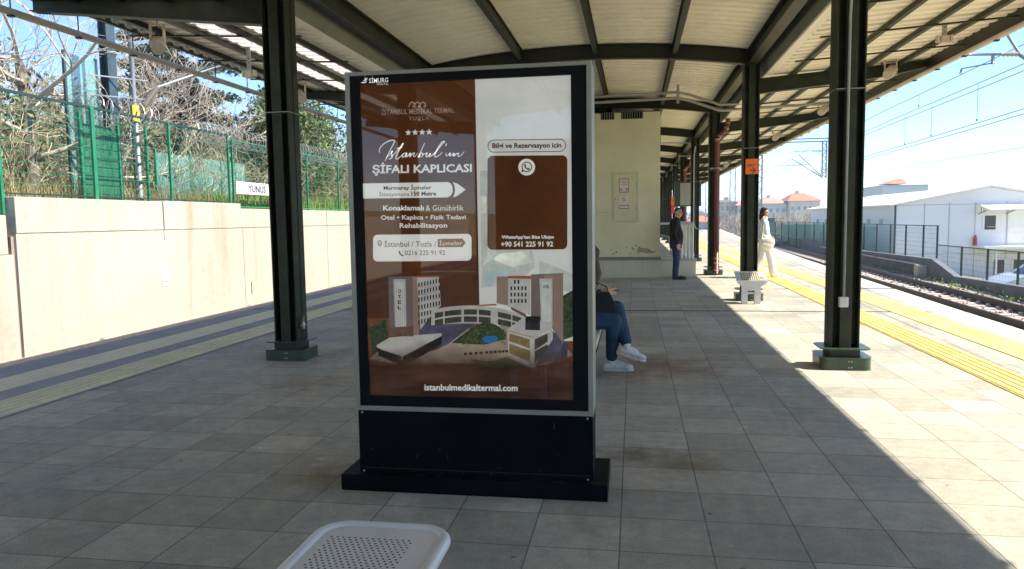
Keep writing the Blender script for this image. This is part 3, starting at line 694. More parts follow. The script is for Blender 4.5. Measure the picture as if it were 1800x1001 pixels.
# ------------------------------------------------------------------ things hung from the canopy
def speaker(x, y, z, label, dx):
    t = thing('horn_speaker', label, 'speaker', (x, y, z+.3), 'cream projector speakers under the canopy wings')
    b = MB(); d = Vector((dx*.5, -.75, -.42)).normalized(); c = Vector((x, y, z))
    b.tube([c-d*.17, c-d*.12, c+d*.13, c+d*.17], [.065, .085, .085, .078], 14); b.build('housing', M_tube, t, True)
    b = MB(); b.tube([c+d*.168, c+d*.176], .076, 14); b.build('grille', mat('speaker_grille', (.5, .46, .38), .6), t)
    b = MB(); b.box(x-.10, x-.085, y-.02, y+.02, z-.03, z+.24); b.box(x+.085, x+.10, y-.02, y+.02, z-.03, z+.24); b.box(x-.10, x+.10, y-.02, y+.02, z+.24, z+.255); b.tube([(x, y, z+.25), (x, y, z+.45)], .012, 6); b.build('bracket', M_tube, t)
    b = MB(); b.tube([(x-.09, y+.12, z+.1), (x-.12, y+.16, z+.25), (x-.05, y+.1, z+.4)], .012, 6); b.build('cable', M_girder, t, True)
speaker(-5.9, 8.7, 3.77, 'cream projector speaker hanging left of the nearest left column', 1)
speaker(-5.9, 12.75, 3.78, 'cream projector speaker hanging between the near left column and the display', 1)
for y, l in ((13.75, 'cream projector speaker just right of the nearest right column'), (18.3, 'cream projector speaker just left of the nearest right column'), (24.0, 'cream projector speaker seen right beside the orange signed column top'),
             (30.5, 'cream projector speaker between the first downpipe and the orange signed column'), (36.5, 'farthest cream projector speaker, left of the first downpipe')):
    speaker(4.3, y, 3.93, l, -1)
def drop(x, y, z, label):
    t = thing('drop_bracket', label, 'mounting bracket', (x, y, 4.2), 'perforated drop brackets under the canopy wings')
    b = MB(); b.box(x-.03, x+.03, y-.012, y+.012, z+.08, 4.16); b.build('perforated_arm', M_conduit, t)
    b = MB()
    for k in range(5): b.tube([(x, y-.0135, z+.13+.065*k), (x, y-.0125, z+.13+.065*k)], .008, 6)
    b.build('slot', M_ink, t)
    b = MB(); b.box(x-.05, x+.05, y-.05, y+.05, z-.02, z+.08); b.box(x-.11, x+.11, y-.02, y+.02, z+.0, z+.03); b.box(x-.10, x-.07, y-.04, y+.04, z, z+.09); b.box(x+.07, x+.10, y-.04, y+.04, z, z+.09); b.build('clamp_box', M_tube, t, bevel=.005)
drop(4.2, 11.26, 3.86, 'perforated steel drop bracket with a cream clamp under the right wing')
drop(-5.6, 10.40, 3.68, 'perforated steel drop bracket with a cream clamp under the left wing')
# cable conduits crossing the ceiling in front of the cream building
t = thing('cable_conduits', 'pair of grey cable conduits slung under the ceiling above the cream building', 'conduits', (0, 17.5, 4.3))
for dz in (0, -.13):
    b = MB(); b.tube([(-3.4, 17.5, 4.34+dz), (-.9, 17.5, 4.31+dz), (.96, 17.5, 4.34+dz), (1.25, 17.5, 4.27+dz), (1.9, 17.5, 4.03+dz), (2.1, 17.5, 4.03+dz), (4.4, 17.5, 4.10+dz)], .032, 8); b.build('conduit', M_conduit, t, True)
b = MB()
for x in (.98,): b.box(x-.03, x+.03, 17.46, 17.54, 4.1, 4.5)
b.build('hanger', M_conduit, t)
for k, y in enumerate((26.5, 32.0, 37.5)):
    t = thing('cable_conduit', ['thin pale conduit across the ceiling beyond the cream building corner', 'thin pale conduit across the ceiling, second one beyond the building corner', 'thin pale conduit across the ceiling, farthest one beyond the building corner'][k], 'conduit', (1, y, 4.1), 'thin conduits across the far ceiling')
    b = MB(); b.tube([(-.5, y, 4.12), (1.95, y, 4.06), (4.6, y, 4.05)], .022, 6); b.build('conduit', M_conduit, t, True)
    b = MB()
    for x in (-.1, .9, 3.4): b.tube([(x, y, 4.10), (x, y, 4.42 if x < 2 else 4.12)], .008, 5)
    b.build('hanger', M_girder, t)
# information screen
t = thing('information_screen', 'hanging dark green framed information screen seen from behind the far columns', 'screen', (2.0, 29, 2.4))
b = MB(); b.box(1.5, 2.5, 28.93, 29.13, 1.92, 2.86); b.build('casing', M_greenbase, t, bevel=.03)
b = MB(); b.box(1.72, 2.28, 28.915, 28.928, 1.97, 2.80); b.build('panel', mat('grey_screen', (.30, .30, .28), .5), t)
b = MB(); b.box(1.6, 1.65, 29.0, 29.05, 2.86, 4.05); b.box(2.35, 2.4, 29.0, 29.05, 2.86, 4.05); b.build('hanger', M_green, t)

# ------------------------------------------------------------------ advertising display
YP = 3.984
def pz(x, y, Y=YP):
    """photo measurement -> metres on the flat poster sheet"""
    d = fwd*FPX+cr*(x-900)-cu*(y-500.5); t = Y/d.y; return d.x*t, CAM_H+d.z*t
ad = thing('advertising_display', 'large black free-standing advertising lightbox with a brown hotel poster', 'advertising display', (-.9, 4.05, 0))
b = MB(); b.box(-1.648, -.142, 3.895, 4.36, 0, .092); b.build('base_slab', M_black, ad, bevel=.004)
b = MB(); b.box(-1.555, -.222, 3.953, 4.225, .092, .452); b.build('pedestal', M_black, ad, bevel=.003)
for zz in (.10, .44):
    for xx in (-1.53, -.25): b = MB(); b.tube([(xx, 3.953, zz), (xx, 3.950, zz)], .006, 8); b.build('screw', M_conduit, ad)
b = MB(); b.box(-1.54, -.236, 3.9505, 3.9530, .118, .121); b.build('panel_seam', M_ink, ad)
M_scuff = mat('scuff_mark', (.05, .055, .06), .8)
rs_ = random.Random(8); b = MB()
for _ in range(26):
    xx = rs_.uniform(-1.5, -.28); zz = rs_.uniform(.12, .40) if rs_.random() < .35 else rs_.uniform(.10, .17); L = rs_.uniform(.004, .03); a_ = rs_.uniform(-1.5, 1.5); dx_, dz_ = L*math.cos(a_), L*math.sin(a_)
    b.add([(xx-dx_, 3.9524, zz-dz_), (xx+dz_*.08+.001, 3.9524, zz-.001), (xx+dx_, 3.9524, zz+dz_), (xx-dz_*.08-.001, 3.9524, zz+.001)], [(0, 1, 2, 3)])
for _ in range(30):
    xx = rs_.uniform(-1.6, -.18); yy = rs_.uniform(3.90, 3.945); L = rs_.uniform(.006, .04); b.add([(xx-L, yy, .0926), (xx, yy-.003, .0926), (xx+L, yy, .0926), (xx, yy+.004, .0926)], [(0, 1, 2, 3)])
b.build('scuff_marks', M_scuff, ad)
X0, X1, Z0, Z1 = -1.568, -.218, .452, 2.338
b = MB(); w = .027
b.box(X0, X0+w, 3.95, 4.22, Z0, Z1); b.box(X1-w, X1, 3.95, 4.22, Z0, Z1); b.box(X0+w, X1-w, 3.951, 4.219, Z0, Z0+w); b.box(X0+w, X1-w, 3.951, 4.219, Z1-w*.8, Z1)
b.build('frame', M_alu, ad, bevel=.002)
b = MB(); b.box(X0+w, X1-w, 4.0, 4.19, Z0+w, Z1-w*.8); b.build('cabinet_body', M_black, ad)
(px0, pzt), (px1, pzb) = pz(634, 150), pz(1008.5, 703)
b = MB()
for q in ((X0+w, px0, Z0+w, Z1-w*.8), (px1, X1-w, Z0+w, Z1-w*.8), (px0, px1, Z0+w, pzb), (px0, px1, pzt, Z1-w*.8)):
    b.box(q[0], q[1], 3.957, 3.968, q[2], q[3])
b.build('black_border', mat('border_black', (.003, .004, .006), .5, spec=.15), ad)
b = MB(); b.box(X0+w, X1-w, 3.9685, 3.9695, Z0+w, Z1-w*.8); b.build('glass_door', M_glass, ad)
b = MB(); b.box(X0+.03, X1-.03, 4.225, 4.235, Z0+.03, Z1-.03); b.build('rear_panel', M_black, ad)

def flat(name, c, var=.0, vs=3., c2=None):
    # print on a translucent sheet; a weak emission is added to brighten it
    m = mat(name, c, .6, 0, var, vs, 0, 40, c2, .08); b_ = m.node_tree.nodes['Principled BSDF']
    lk = b_.inputs['Base Color'].links
    if lk: m.node_tree.links.new(lk[0].from_socket, b_.inputs['Emission Color'])
    else: b_.inputs['Emission Color'].default_value = (*c, 1)
    b_.inputs['Emission Strength'].default_value = .09
    return m
A_brown = flat('poster_brown', (.095, .032, .010), .25, 2.4)
A_sand = flat('poster_sand_brown', (.25, .095, .045), .0, 5, (.13, .042, .018))
A_white = flat('poster_white', (.78, .78, .74), .0, 3.5, (.68, .69, .66))
A_txt = flat('poster_lettering_white', (.85, .84, .80)); A_txt2 = flat('poster_lettering_pink', (.42, .30, .24))
A_dk = flat('poster_dark_brown', (.06, .018, .010)); A_tan = flat('poster_tan', (.30, .205, .155), .1, 5); A_tand = flat('poster_tan_shade', (.17, .135, .125), .1, 5)
A_wall = flat('poster_white_wall', (.50, .48, .45), .12, 12); A_blk = flat('poster_black', (.014, .014, .012), .5, 30); A_gls = flat('poster_dark_glazing', (.06, .055, .035), .4, 30)
A_vio = flat('poster_violet_shade', (.085, .078, .125), .3, 14); A_blue = flat('poster_pool_blue', (.02, .17, .38)); A_gr = flat('poster_garden_green', (.040, .062, .026), .7, 45); A_lawn = flat('poster_lawn', (.115, .11, .045), .35, 22)
A_pave = flat('poster_terrace', (.40, .32, .245), .2, 9); A_gold = flat('poster_gold_glazing', (.25, .18, .05), .3, 30); A_pale = flat('poster_pale_grey', (.56, .58, .54), .12, 14); A_paleb = flat('poster_pale_pool', (.46, .58, .58), .1, 8)
A_roof = flat('poster_orange_roof', (.34, .085, .025))
layer_y = [0]
def sheet(name, m, polys, parent, step=True):
    """flat printed shapes given in photo measurements"""
    if step: layer_y[0] += 1
    y = YP-.0006*layer_y[0]*.4
    mb = MB()
    for pl in polys: mb.add([(pz(*p)[0], y, pz(*p)[1]) for p in pl], [tuple(range(len(pl)))])
    return mb.build(name, m, parent)
def prose(mb, s, x0, x1, y0l, y1l, dyr=0., bold=0., shear=0., sp=1., fh=None):
    """y0l/y1l: bottom and top of the letters at the left end, dyr: drop from left to right end"""
    y = YP-.0006*.4*44
    def put(u, v):
        yy = v+dyr*(u-x0)/(x1-x0); a, c = pz(u, yy); return (a, y, c)
    text_into(mb, s, x0, x1, y0l, y1l, put, bold, shear, sp, fh)
def rrect(x0, y0, x1, y1, r, n=6, dy=0.):
    p = []
    for cx_, cy_, a0 in ((x1-r, y1-r, 0), (x0+r, y1-r, 90), (x0+r, y0+r, 180), (x1-r, y0+r, 270)):
        for i in range(n+1): a = R(a0+90*i/n); xx = cx_+r*math.cos(a); p.append((xx, cy_+r*math.sin(a)+dy*(xx-x0)/(x1-x0)))
    return p
b = MB(); b.box(px0-.005, px1+.005, YP, YP+.004, pzb-.005, pzt+.005); po = b.build('poster', A_brown, ad)
sheet('sand_ground', A_sand, [[(640, 560), (1012, 560), (1012, 704), (640, 700)]], po)
sheet('white_field', A_white, [[(835, 140), (1010, 132), (1012, 600), (844, 600)]], po)
sheet('pale_photo', A_pale, [[(844, 300), (857, 300), (857, 450), (846, 470)], [(848, 468), (880, 446), (935, 440), (940, 470), (925, 484), (915, 500), (846, 506)], [(858, 440), (930, 440), (938, 462), (900, 470), (870, 458)], [(948, 458), (1008, 482), (1008, 516), (948, 500)], [(846, 345), (855, 345), (855, 375), (846, 375)]], po)
sheet('pale_pool', A_paleb, [[(855, 478), (880, 472), (900, 474), (905, 482), (872, 488), (864, 504), (850, 500)]], po)
sheet('dark_trees', A_gr, [[(990, 520), (1008, 510), (1012, 590), (985, 600)], [(640, 560), (652, 575), (680, 560), (682, 600), (655, 625), (652, 600)]], po)
# hotel towers and terraces
def z(pts, ox=640, oy=470, s=4.737): return [(ox+x/s, oy+y/s) for x, y in pts]
sheet('terrace', A_pave, [z([(50, 760), (250, 590), (420, 560), (1190, 480), (1660, 640), (1745, 740), (1400, 840), (1250, 850), (800, 800), (330, 830)])], po)
sheet('courtyard_shade', A_vio, [z([(450, 560), (470, 480), (600, 330), (900, 330), (1040, 440), (920, 470), (700, 640), (600, 690), (520, 700)]), z([(1560, 520), (1700, 640), (1690, 760), (1420, 815), (1420, 700)])], po)
sheet('hotel_tower', A_tand, [z([(205, 80), (405, 75), (415, 575), (215, 575)]), z([(1390, 60), (1658, 50), (1658, 640), (1560, 500), (1390, 420)])], po)
sheet('hotel_tower', A_tan, [z([(405, 75), (450, 80), (460, 560), (412, 575)]), z([(1105, 78), (1200, 78), (1200, 320), (1105, 300)]), z([(1500, 60), (1658, 60), (1658, 630), (1570, 500), (1500, 470)])], po)
sheet('tower_facade', A_wall, [z([(440, 80), (625, 80), (640, 320), (560, 400), (470, 520)]), z([(1200, 85), (1385, 92), (1385, 400), (1200, 330)]), z([(245, 100), (345, 100), (355, 555), (260, 555)]), z([(1460, 95), (1568, 95), (1568, 478), (1475, 470)])], po)
sheet('tower_roof', A_roof, [z([(430, 72), (620, 68), (625, 84), (435, 86)]), z([(1195, 72), (1390, 72), (1390, 98), (1200, 92)]), z([(845, 318), (1100, 305), (1105, 318), (850, 330)])], po)
sheet('sign_panel', A_pale, [z([(262, 120), (335, 120), (342, 540), (272, 540)]), z([(1478, 120), (1556, 120), (1556, 455), (1482, 455)])], po)
wn = []
for r_ in range(6):
    for c_ in range(8):
        x_ = 458+c_*24; y_ = 120+r_*62+(2-c_)*5; wn.append(z([(x_-5, y_), (x_+6, y_-2), (x_+6, y_+34), (x_-5, y_+36)]))
for r_ in range(4):
    for c_ in range(5):
        if r_ == 0 and c_ in (0, 3, 4): continue
        x_ = 1226+c_*30; y_ = 106+r_*53; wn.append(z([(x_-7, y_), (x_+7, y_), (x_+7, y_+32), (x_-7, y_+32)]))
wn = [w_ for w_ in wn if w_[2][1] < 600/4.737+470]
sheet('tower_window', A_blk, wn, po)
# curved gallery
arc = lambda a0, a1, y_: [z([(a0+(a1-a0)*i/10, y_(a0+(a1-a0)*i/10))])[0] for i in range(11)]
yt = lambda x: 318+.00038*(x-880)**2-(0 if x < 880 else 0)
sheet('gallery_wall', A_wall, [arc(560, 1350, yt)+arc(1350, 560, lambda x: yt(x)+150-.0002*(x-900)**2)], po)
g_ = []
for x_ in (590, 672, 832, 955, 1115, 1235):
    wd_ = {590: 70, 672: 140, 832: 110, 955: 100, 1115: 110, 1235: 90}[x_]
    g_.append(arc(x_, x_+wd_, lambda x: yt(x)+32)+arc(x_+wd_, x_, lambda x: yt(x)+76)); g_.append(arc(x_, x_+wd_, lambda x: yt(x)+90)+arc(x_+wd_, x_, lambda x: yt(x)+138))
sheet('gallery_glazing', A_gls, g_, po)
sheet('garden', A_gr, [z([(730, 630), (900, 500), (1010, 450), (1100, 480), (1180, 540), (1185, 600), (1000, 645)])], po)
sheet('pool', A_blue, [z([(985, 585), (1020, 572), (1090, 568), (1118, 585), (1105, 620), (1040, 632), (995, 625)])], po)
sheet('pavilion_roof', A_wall, [z([(105, 650), (215, 585), (645, 548), (650, 570), (320, 740), (110, 668)]), z([(1190, 520), (1350, 400), (1570, 480), (1560, 520), (1420, 580)])], po)
sheet('pavilion_glazing', A_blk, [z([(118, 678), (310, 740), (315, 820), (120, 735)]), z([(322, 745), (650, 575), (650, 640), (480, 740), (322, 822)])], po)
sheet('annex_wall', A_wall, [z([(1195, 530), (1405, 590), (1410, 850), (1200, 730)]), z([(1405, 590), (1572, 520), (1572, 600), (1420, 820), (1405, 830)])], po)
sheet('annex_glazing', A_gold, [z([(1210, 550), (1380, 600), (1380, 675), (1210, 615)]), z([(1210, 635), (1385, 695), (1385, 790), (1210, 715)])], po)
sheet('annex_side_glazing', A_gls, [z([(1420, 600), (1530, 550), (1530, 620), (1420, 690)]), z([(1420, 700), (1530, 640), (1530, 690), (1420, 800)])], po)
sheet('big_panel', A_blk, [z([(1345, 408), (1466, 408), (1466, 525), (1342, 520)])], po)
sheet('lawn', A_lawn, [z([(890, 765), (1050, 780), (1190, 745), (1390, 840), (1180, 850), (940, 830)])], po)
sheet('sun_loungers', A_dk, [z([(x_, 712-(x_-830)*.07), (x_+26, 710-(x_-830)*.07), (x_+28, 730-(x_-830)*.07), (x_+4, 734-(x_-830)*.07)]) for x_ in (830, 875, 920, 960, 1010, 1045, 1080, 1115, 1145, 1175)], po)
gv = []
rq = random.Random(12)
for _ in range(150):
    cx_ = 640+rq.uniform(790, 1190)/4.737; cy_ = 470+(rq.uniform(455, 640))/4.737; r_ = rq.uniform(.7, 2.2)
    if cy_ < 470+(640-(cx_-640)*4.737*.0-0)/4.737 and not (640+975/4.737 < cx_ < 640+1130/4.737 and cy_ > 470+565/4.737) and (cy_-470)*4.737 > 640-(((cx_-640)*4.737)-730)*.62: gv.append([(cx_+r_*math.cos(a), cy_+r_*.8*math.sin(a)) for a in (0, 1.1, 2.3, 3.3, 4.4, 5.4)])
sheet('garden_tree', flat('poster_leaf', (.09, .13, .04), .6, 60), gv, po)
sheet('facade_line', A_tand, [z([(440, 110+k*62+3*(k % 2)), (630, 92+k*56), (630, 95+k*56), (440, 114+k*62)]) for k in range(1, 5)]+[z([(205+k*16, 80), (207+k*16, 80), (216+k*16, 575), (214+k*16, 575)]) for k in range(13)]+[z([(1110+k*15, 80), (1112+k*15, 80), (1112+k*15, 312), (1110+k*15, 312)]) for k in range(6)]+[z([(1575+k*15, 60), (1577+k*15, 60), (1577+k*15, 560), (1575+k*15, 540)]) for k in range(6)], po)
sheet('tower_base_shade', flat('poster_warm_shade', (.16, .085, .06), .3, 20), [z([(215, 500), (410, 490), (415, 575), (218, 575)]), z([(1225, 330), (1350, 390), (1350, 420), (1225, 350)])], po)
gb = []
for k in range(9): gb.append(z([(1225+k*18, 553+k*5), (1229+k*18, 554+k*5), (1229+k*18, 618+k*6), (1225+k*18, 617+k*6)])); gb.append(z([(1225+k*18, 640+k*6), (1229+k*18, 641+k*6), (1229+k*18, 716+k*8), (1225+k*18, 715+k*8)]))
sheet('glazing_bar', A_tand, gb, po)
sheet('sand_foreground', A_sand, [[(640, 655), (660, 640), (720, 646), (790, 637), (850, 648), (930, 652), (960, 646), (1012, 622), (1012, 704), (640, 700)]], po)
mf = bpy.data.materials.new('poster_fading_sand'); mf.use_nodes = True; n_ = mf.node_tree.nodes; l_ = mf.node_tree.links; bs = n_['Principled BSDF']
bs.inputs['Specular IOR Level'].default_value = .08; bs.inputs['Base Color'].default_value = (.19, .068, .030, 1); bs.inputs['Roughness'].default_value = .5; tcf = n_.new('ShaderNodeTexCoord'); sx = n_.new('ShaderNodeSeparateXYZ'); l_.new(tcf.outputs['Object'], sx.inputs[0])
nf = n_.new('ShaderNodeTexNoise'); nf.inputs['Scale'].default_value = 5; nf.inputs['Detail'].default_value = 5; l_.new(tcf.outputs['Object'], nf.inputs['Vector'])
mm_ = n_.new('ShaderNodeMath'); mm_.operation = 'MULTIPLY_ADD'; mm_.inputs[1].default_value = -.18; l_.new(nf.outputs[0], mm_.inputs[0]); l_.new(sx.outputs['Z'], mm_.inputs[2])
mrf = n_.new('ShaderNodeMapRange'); mrf.inputs['From Min'].default_value = .60; mrf.inputs['From Max'].default_value = .74; mrf.inputs['To Min'].default_value = 1; mrf.inputs['To Max'].default_value = 0; l_.new(mm_.outputs[0], mrf.inputs['Value'])
mpf = n_.new('ShaderNodeMapping'); mpf.inputs['Scale'].default_value = (1.2, 1, 6); mpf.inputs['Rotation'].default_value = (0, .12, 0); l_.new(tcf.outputs['Object'], mpf.inputs[0])
n2 = n_.new('ShaderNodeTexNoise'); n2.inputs['Scale'].default_value = 2.2; n2.inputs['Detail'].default_value = 5; l_.new(mpf.outputs[0], n2.inputs['Vector']); r2 = n_.new('ShaderNodeValToRGB'); r2.color_ramp.elements[0].position = .35; r2.color_ramp.elements[1].position = .68
r2.color_ramp.elements[0].color = (.10, .032, .012, 1); r2.color_ramp.elements[1].color = (.34, .135, .065, 1); l_.new(n2.outputs[0], r2.inputs[0]); l_.new(r2.outputs[0], bs.inputs['Base Color'])
tf = n_.new('ShaderNodeBsdfTransparent'); xf = n_.new('ShaderNodeMixShader'); l_.new(mrf.outputs[0], xf.inputs[0]); l_.new(tf.outputs[0], xf.inputs[1]); l_.new(bs.outputs[0], xf.inputs[2]); l_.new(xf.outputs[0], n_['Material Output'].inputs[0])
sheet('sand_fade', mf, [[(636, 560), (1012, 560), (1012, 704), (636, 700)]], po)
po.children[-1].data.transform(Matrix.Translation(own_loc(po))); po.children[-1].location = -own_loc(po)
sheet('contact_panel', A_brown, [rrect(857.3, 274.5, 997.5, 439.5, 9, 6, -1.0)], po)
sheet('address_panel', A_txt, [rrect(656.6, 413, 829.4, 460, 8, 6, -1.5), [(638, 323), (788, 320.5), (793, 323), (796, 329), (796.5, 337), (794, 343.5), (788, 347.5), (638, 349.5)],
      [(796.6, 320.6), (804, 323), (812, 328.5), (819, 333.8), (811, 340), (804, 345), (797, 347.5), (799.5, 341), (800.5, 334), (799.5, 327)],
      [(926.2+14.8*math.cos(a/12*math.pi), 294.4+14.8*math.sin(a/12*math.pi)) for a in range(24)]], po)
ring = lambda cx_, cy_, ro, ri, a0=0, a1=360, n=24: [[(cx_+ro*math.cos(R(a)), cy_+ro*math.sin(R(a))), (cx_+ro*math.cos(R(a2)), cy_+ro*math.sin(R(a2))), (cx_+ri*math.cos(R(a2)), cy_+ri*math.sin(R(a2))), (cx_+ri*math.cos(R(a)), cy_+ri*math.sin(R(a)))] for a, a2 in ((a0+(a1-a0)*i/n, a0+(a1-a0)*(i+1)/n) for i in range(n))]
pill = rrect(857.8, 246.3, 995.2, 268.8, 11, 8, -1.6); pill2 = rrect(859, 247.5, 994, 267.6, 9.9, 8, -1.6)
sheet('outlines', A_dk, ring(926.4, 294, 9.2, 7.6)+[[(918.2, 298), (921.5, 301.6), (916.6, 303.8)]]+[[pill[i], pill[(i+1) % len(pill)], pill2[(i+1) % len(pill)], pill2[i]] for i in range(len(pill))]
      + [[(921.5, 289.5), (924, 289), (925.2, 292), (924, 293.5), (927, 296.6), (928.6, 295.4), (931.5, 296.8), (931, 299.3), (927.8, 299.4), (922.6, 295.2)]], po)
sheet('tag', flat('poster_tag_brown', (.27, .13, .09)), [[(770, 420.4), (813, 419.6), (819.5, 427), (813.4, 434.4), (770.2, 435)]], po)
def star(cx_, cy_, r): return [(cx_+(r if i % 2 == 0 else r*.45)*math.sin(i*math.pi/5), cy_-(r if i % 2 == 0 else r*.45)*math.cos(i*math.pi/5)) for i in range(10)]
sheet('stars', A_txt, [star(718.4, 233.9, 5.8), star(730.6, 233.5, 5.8), star(742.9, 233.1, 5.8), star(755.2, 232.7, 5.8)], po)
# white lettering
b = MB()
prose(b, 'ŞİFALI KAPLICASI', 655.5, 830.2, 309.6, 286.4, -2.6, .028)
prose(b, 'Konaklamalı', 674.5, 746, 370.6, 361.6, -.3, .03); prose(b, '& Günübirlik', 749.5, 815.8, 370.8, 361.0, -.3)
prose(b, 'Otel • Kaplıca • Fizik Tedavi', 670.6, 819.6, 389.3, 378.6, -1, .018)
prose(b, 'Rehabilitasyon', 703.5, 787, 403.8, 392.4, -.4, .022)
prose(b, 'İçmeler', 773, 813.5, 433.5, 421.6, -.5)
prose(b, 'WhatsApp\'tan Bize Ulaşın', 882.3, 974, 421.8, 413.8, -.3, .04); prose(b, '+90 541 225 91 92', 881.3, 972.8, 434.4, 424.8, -.4, .03)
prose(b, 'istanbulmedikaltermal.com', 746.9, 910.5, 686.2, 674.6, 1.4, .026)
def stroke(mb, pts, wd, tap=True):
    P = []; n = len(pts)
    for i in range(n-1):
        p0, p1, p2, p3 = pts[max(i-1, 0)], pts[i], pts[i+1], pts[min(i+2, n-1)]
        for k in range(5):
            t = k/5; P.append(tuple(.5*((2*p1[j])+(-p0[j]+p2[j])*t+(2*p0[j]-5*p1[j]+4*p2[j]-p3[j])*t*t+(-p0[j]+3*p1[j]-3*p2[j]+p3[j])*t**3) for j in (0, 1)))
    P.append(pts[-1]); vs = []; y = YP-.0006*.4*44
    for i, p in enumerate(P):
        a = P[max(i-1, 0)]; c = P[min(i+1, len(P)-1)]; dx, dy = c[0]-a[0], c[1]-a[1]; L = math.hypot(dx, dy) or 1
        h = wd/2*(1 if not tap else (.55+.45*math.sin(math.pi*i/(len(P)-1)))); nx_, ny_ = -dy/L*h, dx/L*h
        for q in ((p[0]+nx_, p[1]+ny_), (p[0]-nx_, p[1]-ny_)): u, v = pz(*q); vs.append((u, y, v))
    mb.add(vs, [(2*i, 2*i+1, 2*i+3, 2*i+2) for i in range(len(P)-1)])
SC = 7.152
for pl in ([(205, 640), (200, 600), (240, 540), (310, 495), (370, 480), (392, 495), (350, 580), (300, 680), (272, 742)],
           [(285, 700), (330, 660), (365, 615), (352, 650), (362, 690), (330, 718), (318, 705)],
           [(340, 690), (400, 640), (470, 560), (498, 520), (440, 620), (408, 690), (420, 718), (460, 690), (500, 650)],
           [(415, 585), (450, 577), (490, 568)],
           [(545, 640), (510, 645), (485, 680), (500, 695), (540, 650), (545, 645), (530, 690), (560, 672), (592, 640), (580, 690), (610, 655), (640, 640), (628, 680), (650, 682), (680, 640)],
           [(768, 515), (735, 590), (700, 670), (688, 695), (720, 650), (745, 645), (740, 680), (700, 690)],
           [(740, 660), (780, 650), (800, 640), (785, 680), (810, 685), (840, 645), (830, 685), (850, 680), (900, 630)],
           [(870, 670), (930, 600), (1000, 515), (1020, 500), (985, 505), (930, 590), (895, 670), (910, 692), (950, 670), (990, 630)],
           [(1045, 520), (1030, 555)],
           [(1040, 640), (1035, 675), (1060, 670), (1090, 640), (1080, 675), (1110, 665), (1140, 645), (1130, 680), (1170, 650), (1195, 645), (1185, 680), (1210, 680), (1265, 625)]):
    stroke(b, [(640+x/SC, 180+y/SC) for x, y in pl], 2.1)
b.build('white_lettering', A_txt, po)
b = MB()
for k, ch in enumerate('OTEL'): prose(b, ch, 640+285/4.737, 640+315/4.737, 470+(212+k*46)/4.737, 470+(182+k*46)/4.737, 0, .03)
prose(b, 'OTEL', 640+1492/4.737, 640+1545/4.737, 470+175/4.737, 470+150/4.737, 0, .03)
b.build('tower_lettering', A_dk, po)
b = MB()
prose(b, 'İSTANBUL MEDİKAL TERMAL', 672.3, 798.6, 203.0, 190.5, -4.0, .004); prose(b, 'TUZLA', 719.5, 755.4, 212.6, 206.4, -1, 0, 0, 1.25)
for k in range(3): stroke(b, [(719+k*9.5, 189), (723+k*9.5, 181.5), (727+k*9.5, 181), (730+k*9.5, 185), (727+k*9.5, 188.5), (733+k*8.5, 189)], 2.6)
b.build('pale_lettering', A_txt2, po)
b = MB()
prose(b, 'Bilgi ve Rezervasyon için', 866, 987, 264.0, 252.5, -1.2, .03)
prose(b, 'Marmaray İçmeler', 675.3, 759, 336.4, 325.3, -.8, .02); prose(b, 'İstasyonuna', 667.5, 720.5, 347.0, 336.6, -.4); prose(b, '150 Metre', 724, 767.6, 344.9, 337.2, -.4, .03)
prose(b, 'İstanbul / Tuzla /', 677, 767.8, 434.2, 421.8, -.6, -.002); prose(b, '0216 225 91 92', 713, 783, 448.8, 440.5, -.4, -.004)
for q in ring(668.5, 426.5, 3.6, 2.4): b.add([(pz(*p)[0], YP-.0108, pz(*p)[1]) for p in q], [(0, 1, 2, 3)])
stroke(b, [(665.5, 428.5), (668.6, 433), (671.8, 428.5)], 1.1); stroke(b, [(703.5, 441), (703, 444), (707, 449), (710.5, 448.6)], 2.2)
b.build('brown_lettering', A_dk, po)
# owner's mark on the black border
b = MB(); yb_ = 3.9562
def put(u, v):
    a, c = pz(u, v, yb_); return (a, yb_, c)
text_into(b, 'SİMURG', 648.5, 682.3, 146.8, 135.6, lambda u, v: put(u, v-.05*(u-648)), .012)
text_into(b, 'MEDYA', 662.5, 682, 149.8, 147.0, lambda u, v: put(u, v), 0, 0, 1.2)
for pl in ([(634, 145.5), (638, 142), (642, 143), (645.5, 139.5), (646.2, 136.8), (644, 138.6), (642.5, 139), (641.8, 135), (640.8, 140), (641, 141.5), (637.5, 142.4)], [(634, 145.6), (638, 144.2), (642.5, 144.2), (645, 141.2), (644.2, 145), (641, 146.6), (637, 146.4)]):
    b.add([put(*p) for p in pl], [tuple(range(len(pl)))])
b.build('maker_mark', A_txt, ad)

# ------------------------------------------------------------------ cream building on the platform
cb = thing('cream_building', 'cream plastered building with tiled plinth and peeling paint at the middle of the platform', 'building', (-1.5, 20, 0))
YC = 19.02; CXR = .642
M_ptile = mat('plinth_tile', (.58, .54, .40), .5, 0, .06, 2)
b = MB(); b.box(-3.6, CXR, YC, 34, .52, 3.98); b.build('wall', M_cream, cb)
b = MB(); b.box(-3.6, CXR+.004, YC-.012, 34, 0, .455); b.build('plinth', M_ptile, cb)
b = MB()
for x in (-3.3, -2.8, -2.3, -1.8, -1.3, -.8, -.3, .2): b.box(x-.004, x+.004, YC-.0145, YC-.012, 0.01, .45)
b.box(-3.6, CXR, YC-.0145, YC-.012, .02, .026); b.build('plinth_joint', mat('grout', (.36, .33, .25), .9), cb)
b = MB(); b.box(-3.62, CXR+.02, YC-.05, 34, .455, .535); b.build('dado_ledge', mat('ledge_metal', (.22, .21, .17), .6, 0, .2, 3), cb, bevel=.006)
b = MB()
for x0, x1 in ((-3.6, -.83), (-.49, -.32), (.22, CXR)): b.box(x0, x1, YC, YC+.2, 3.98, 4.14)
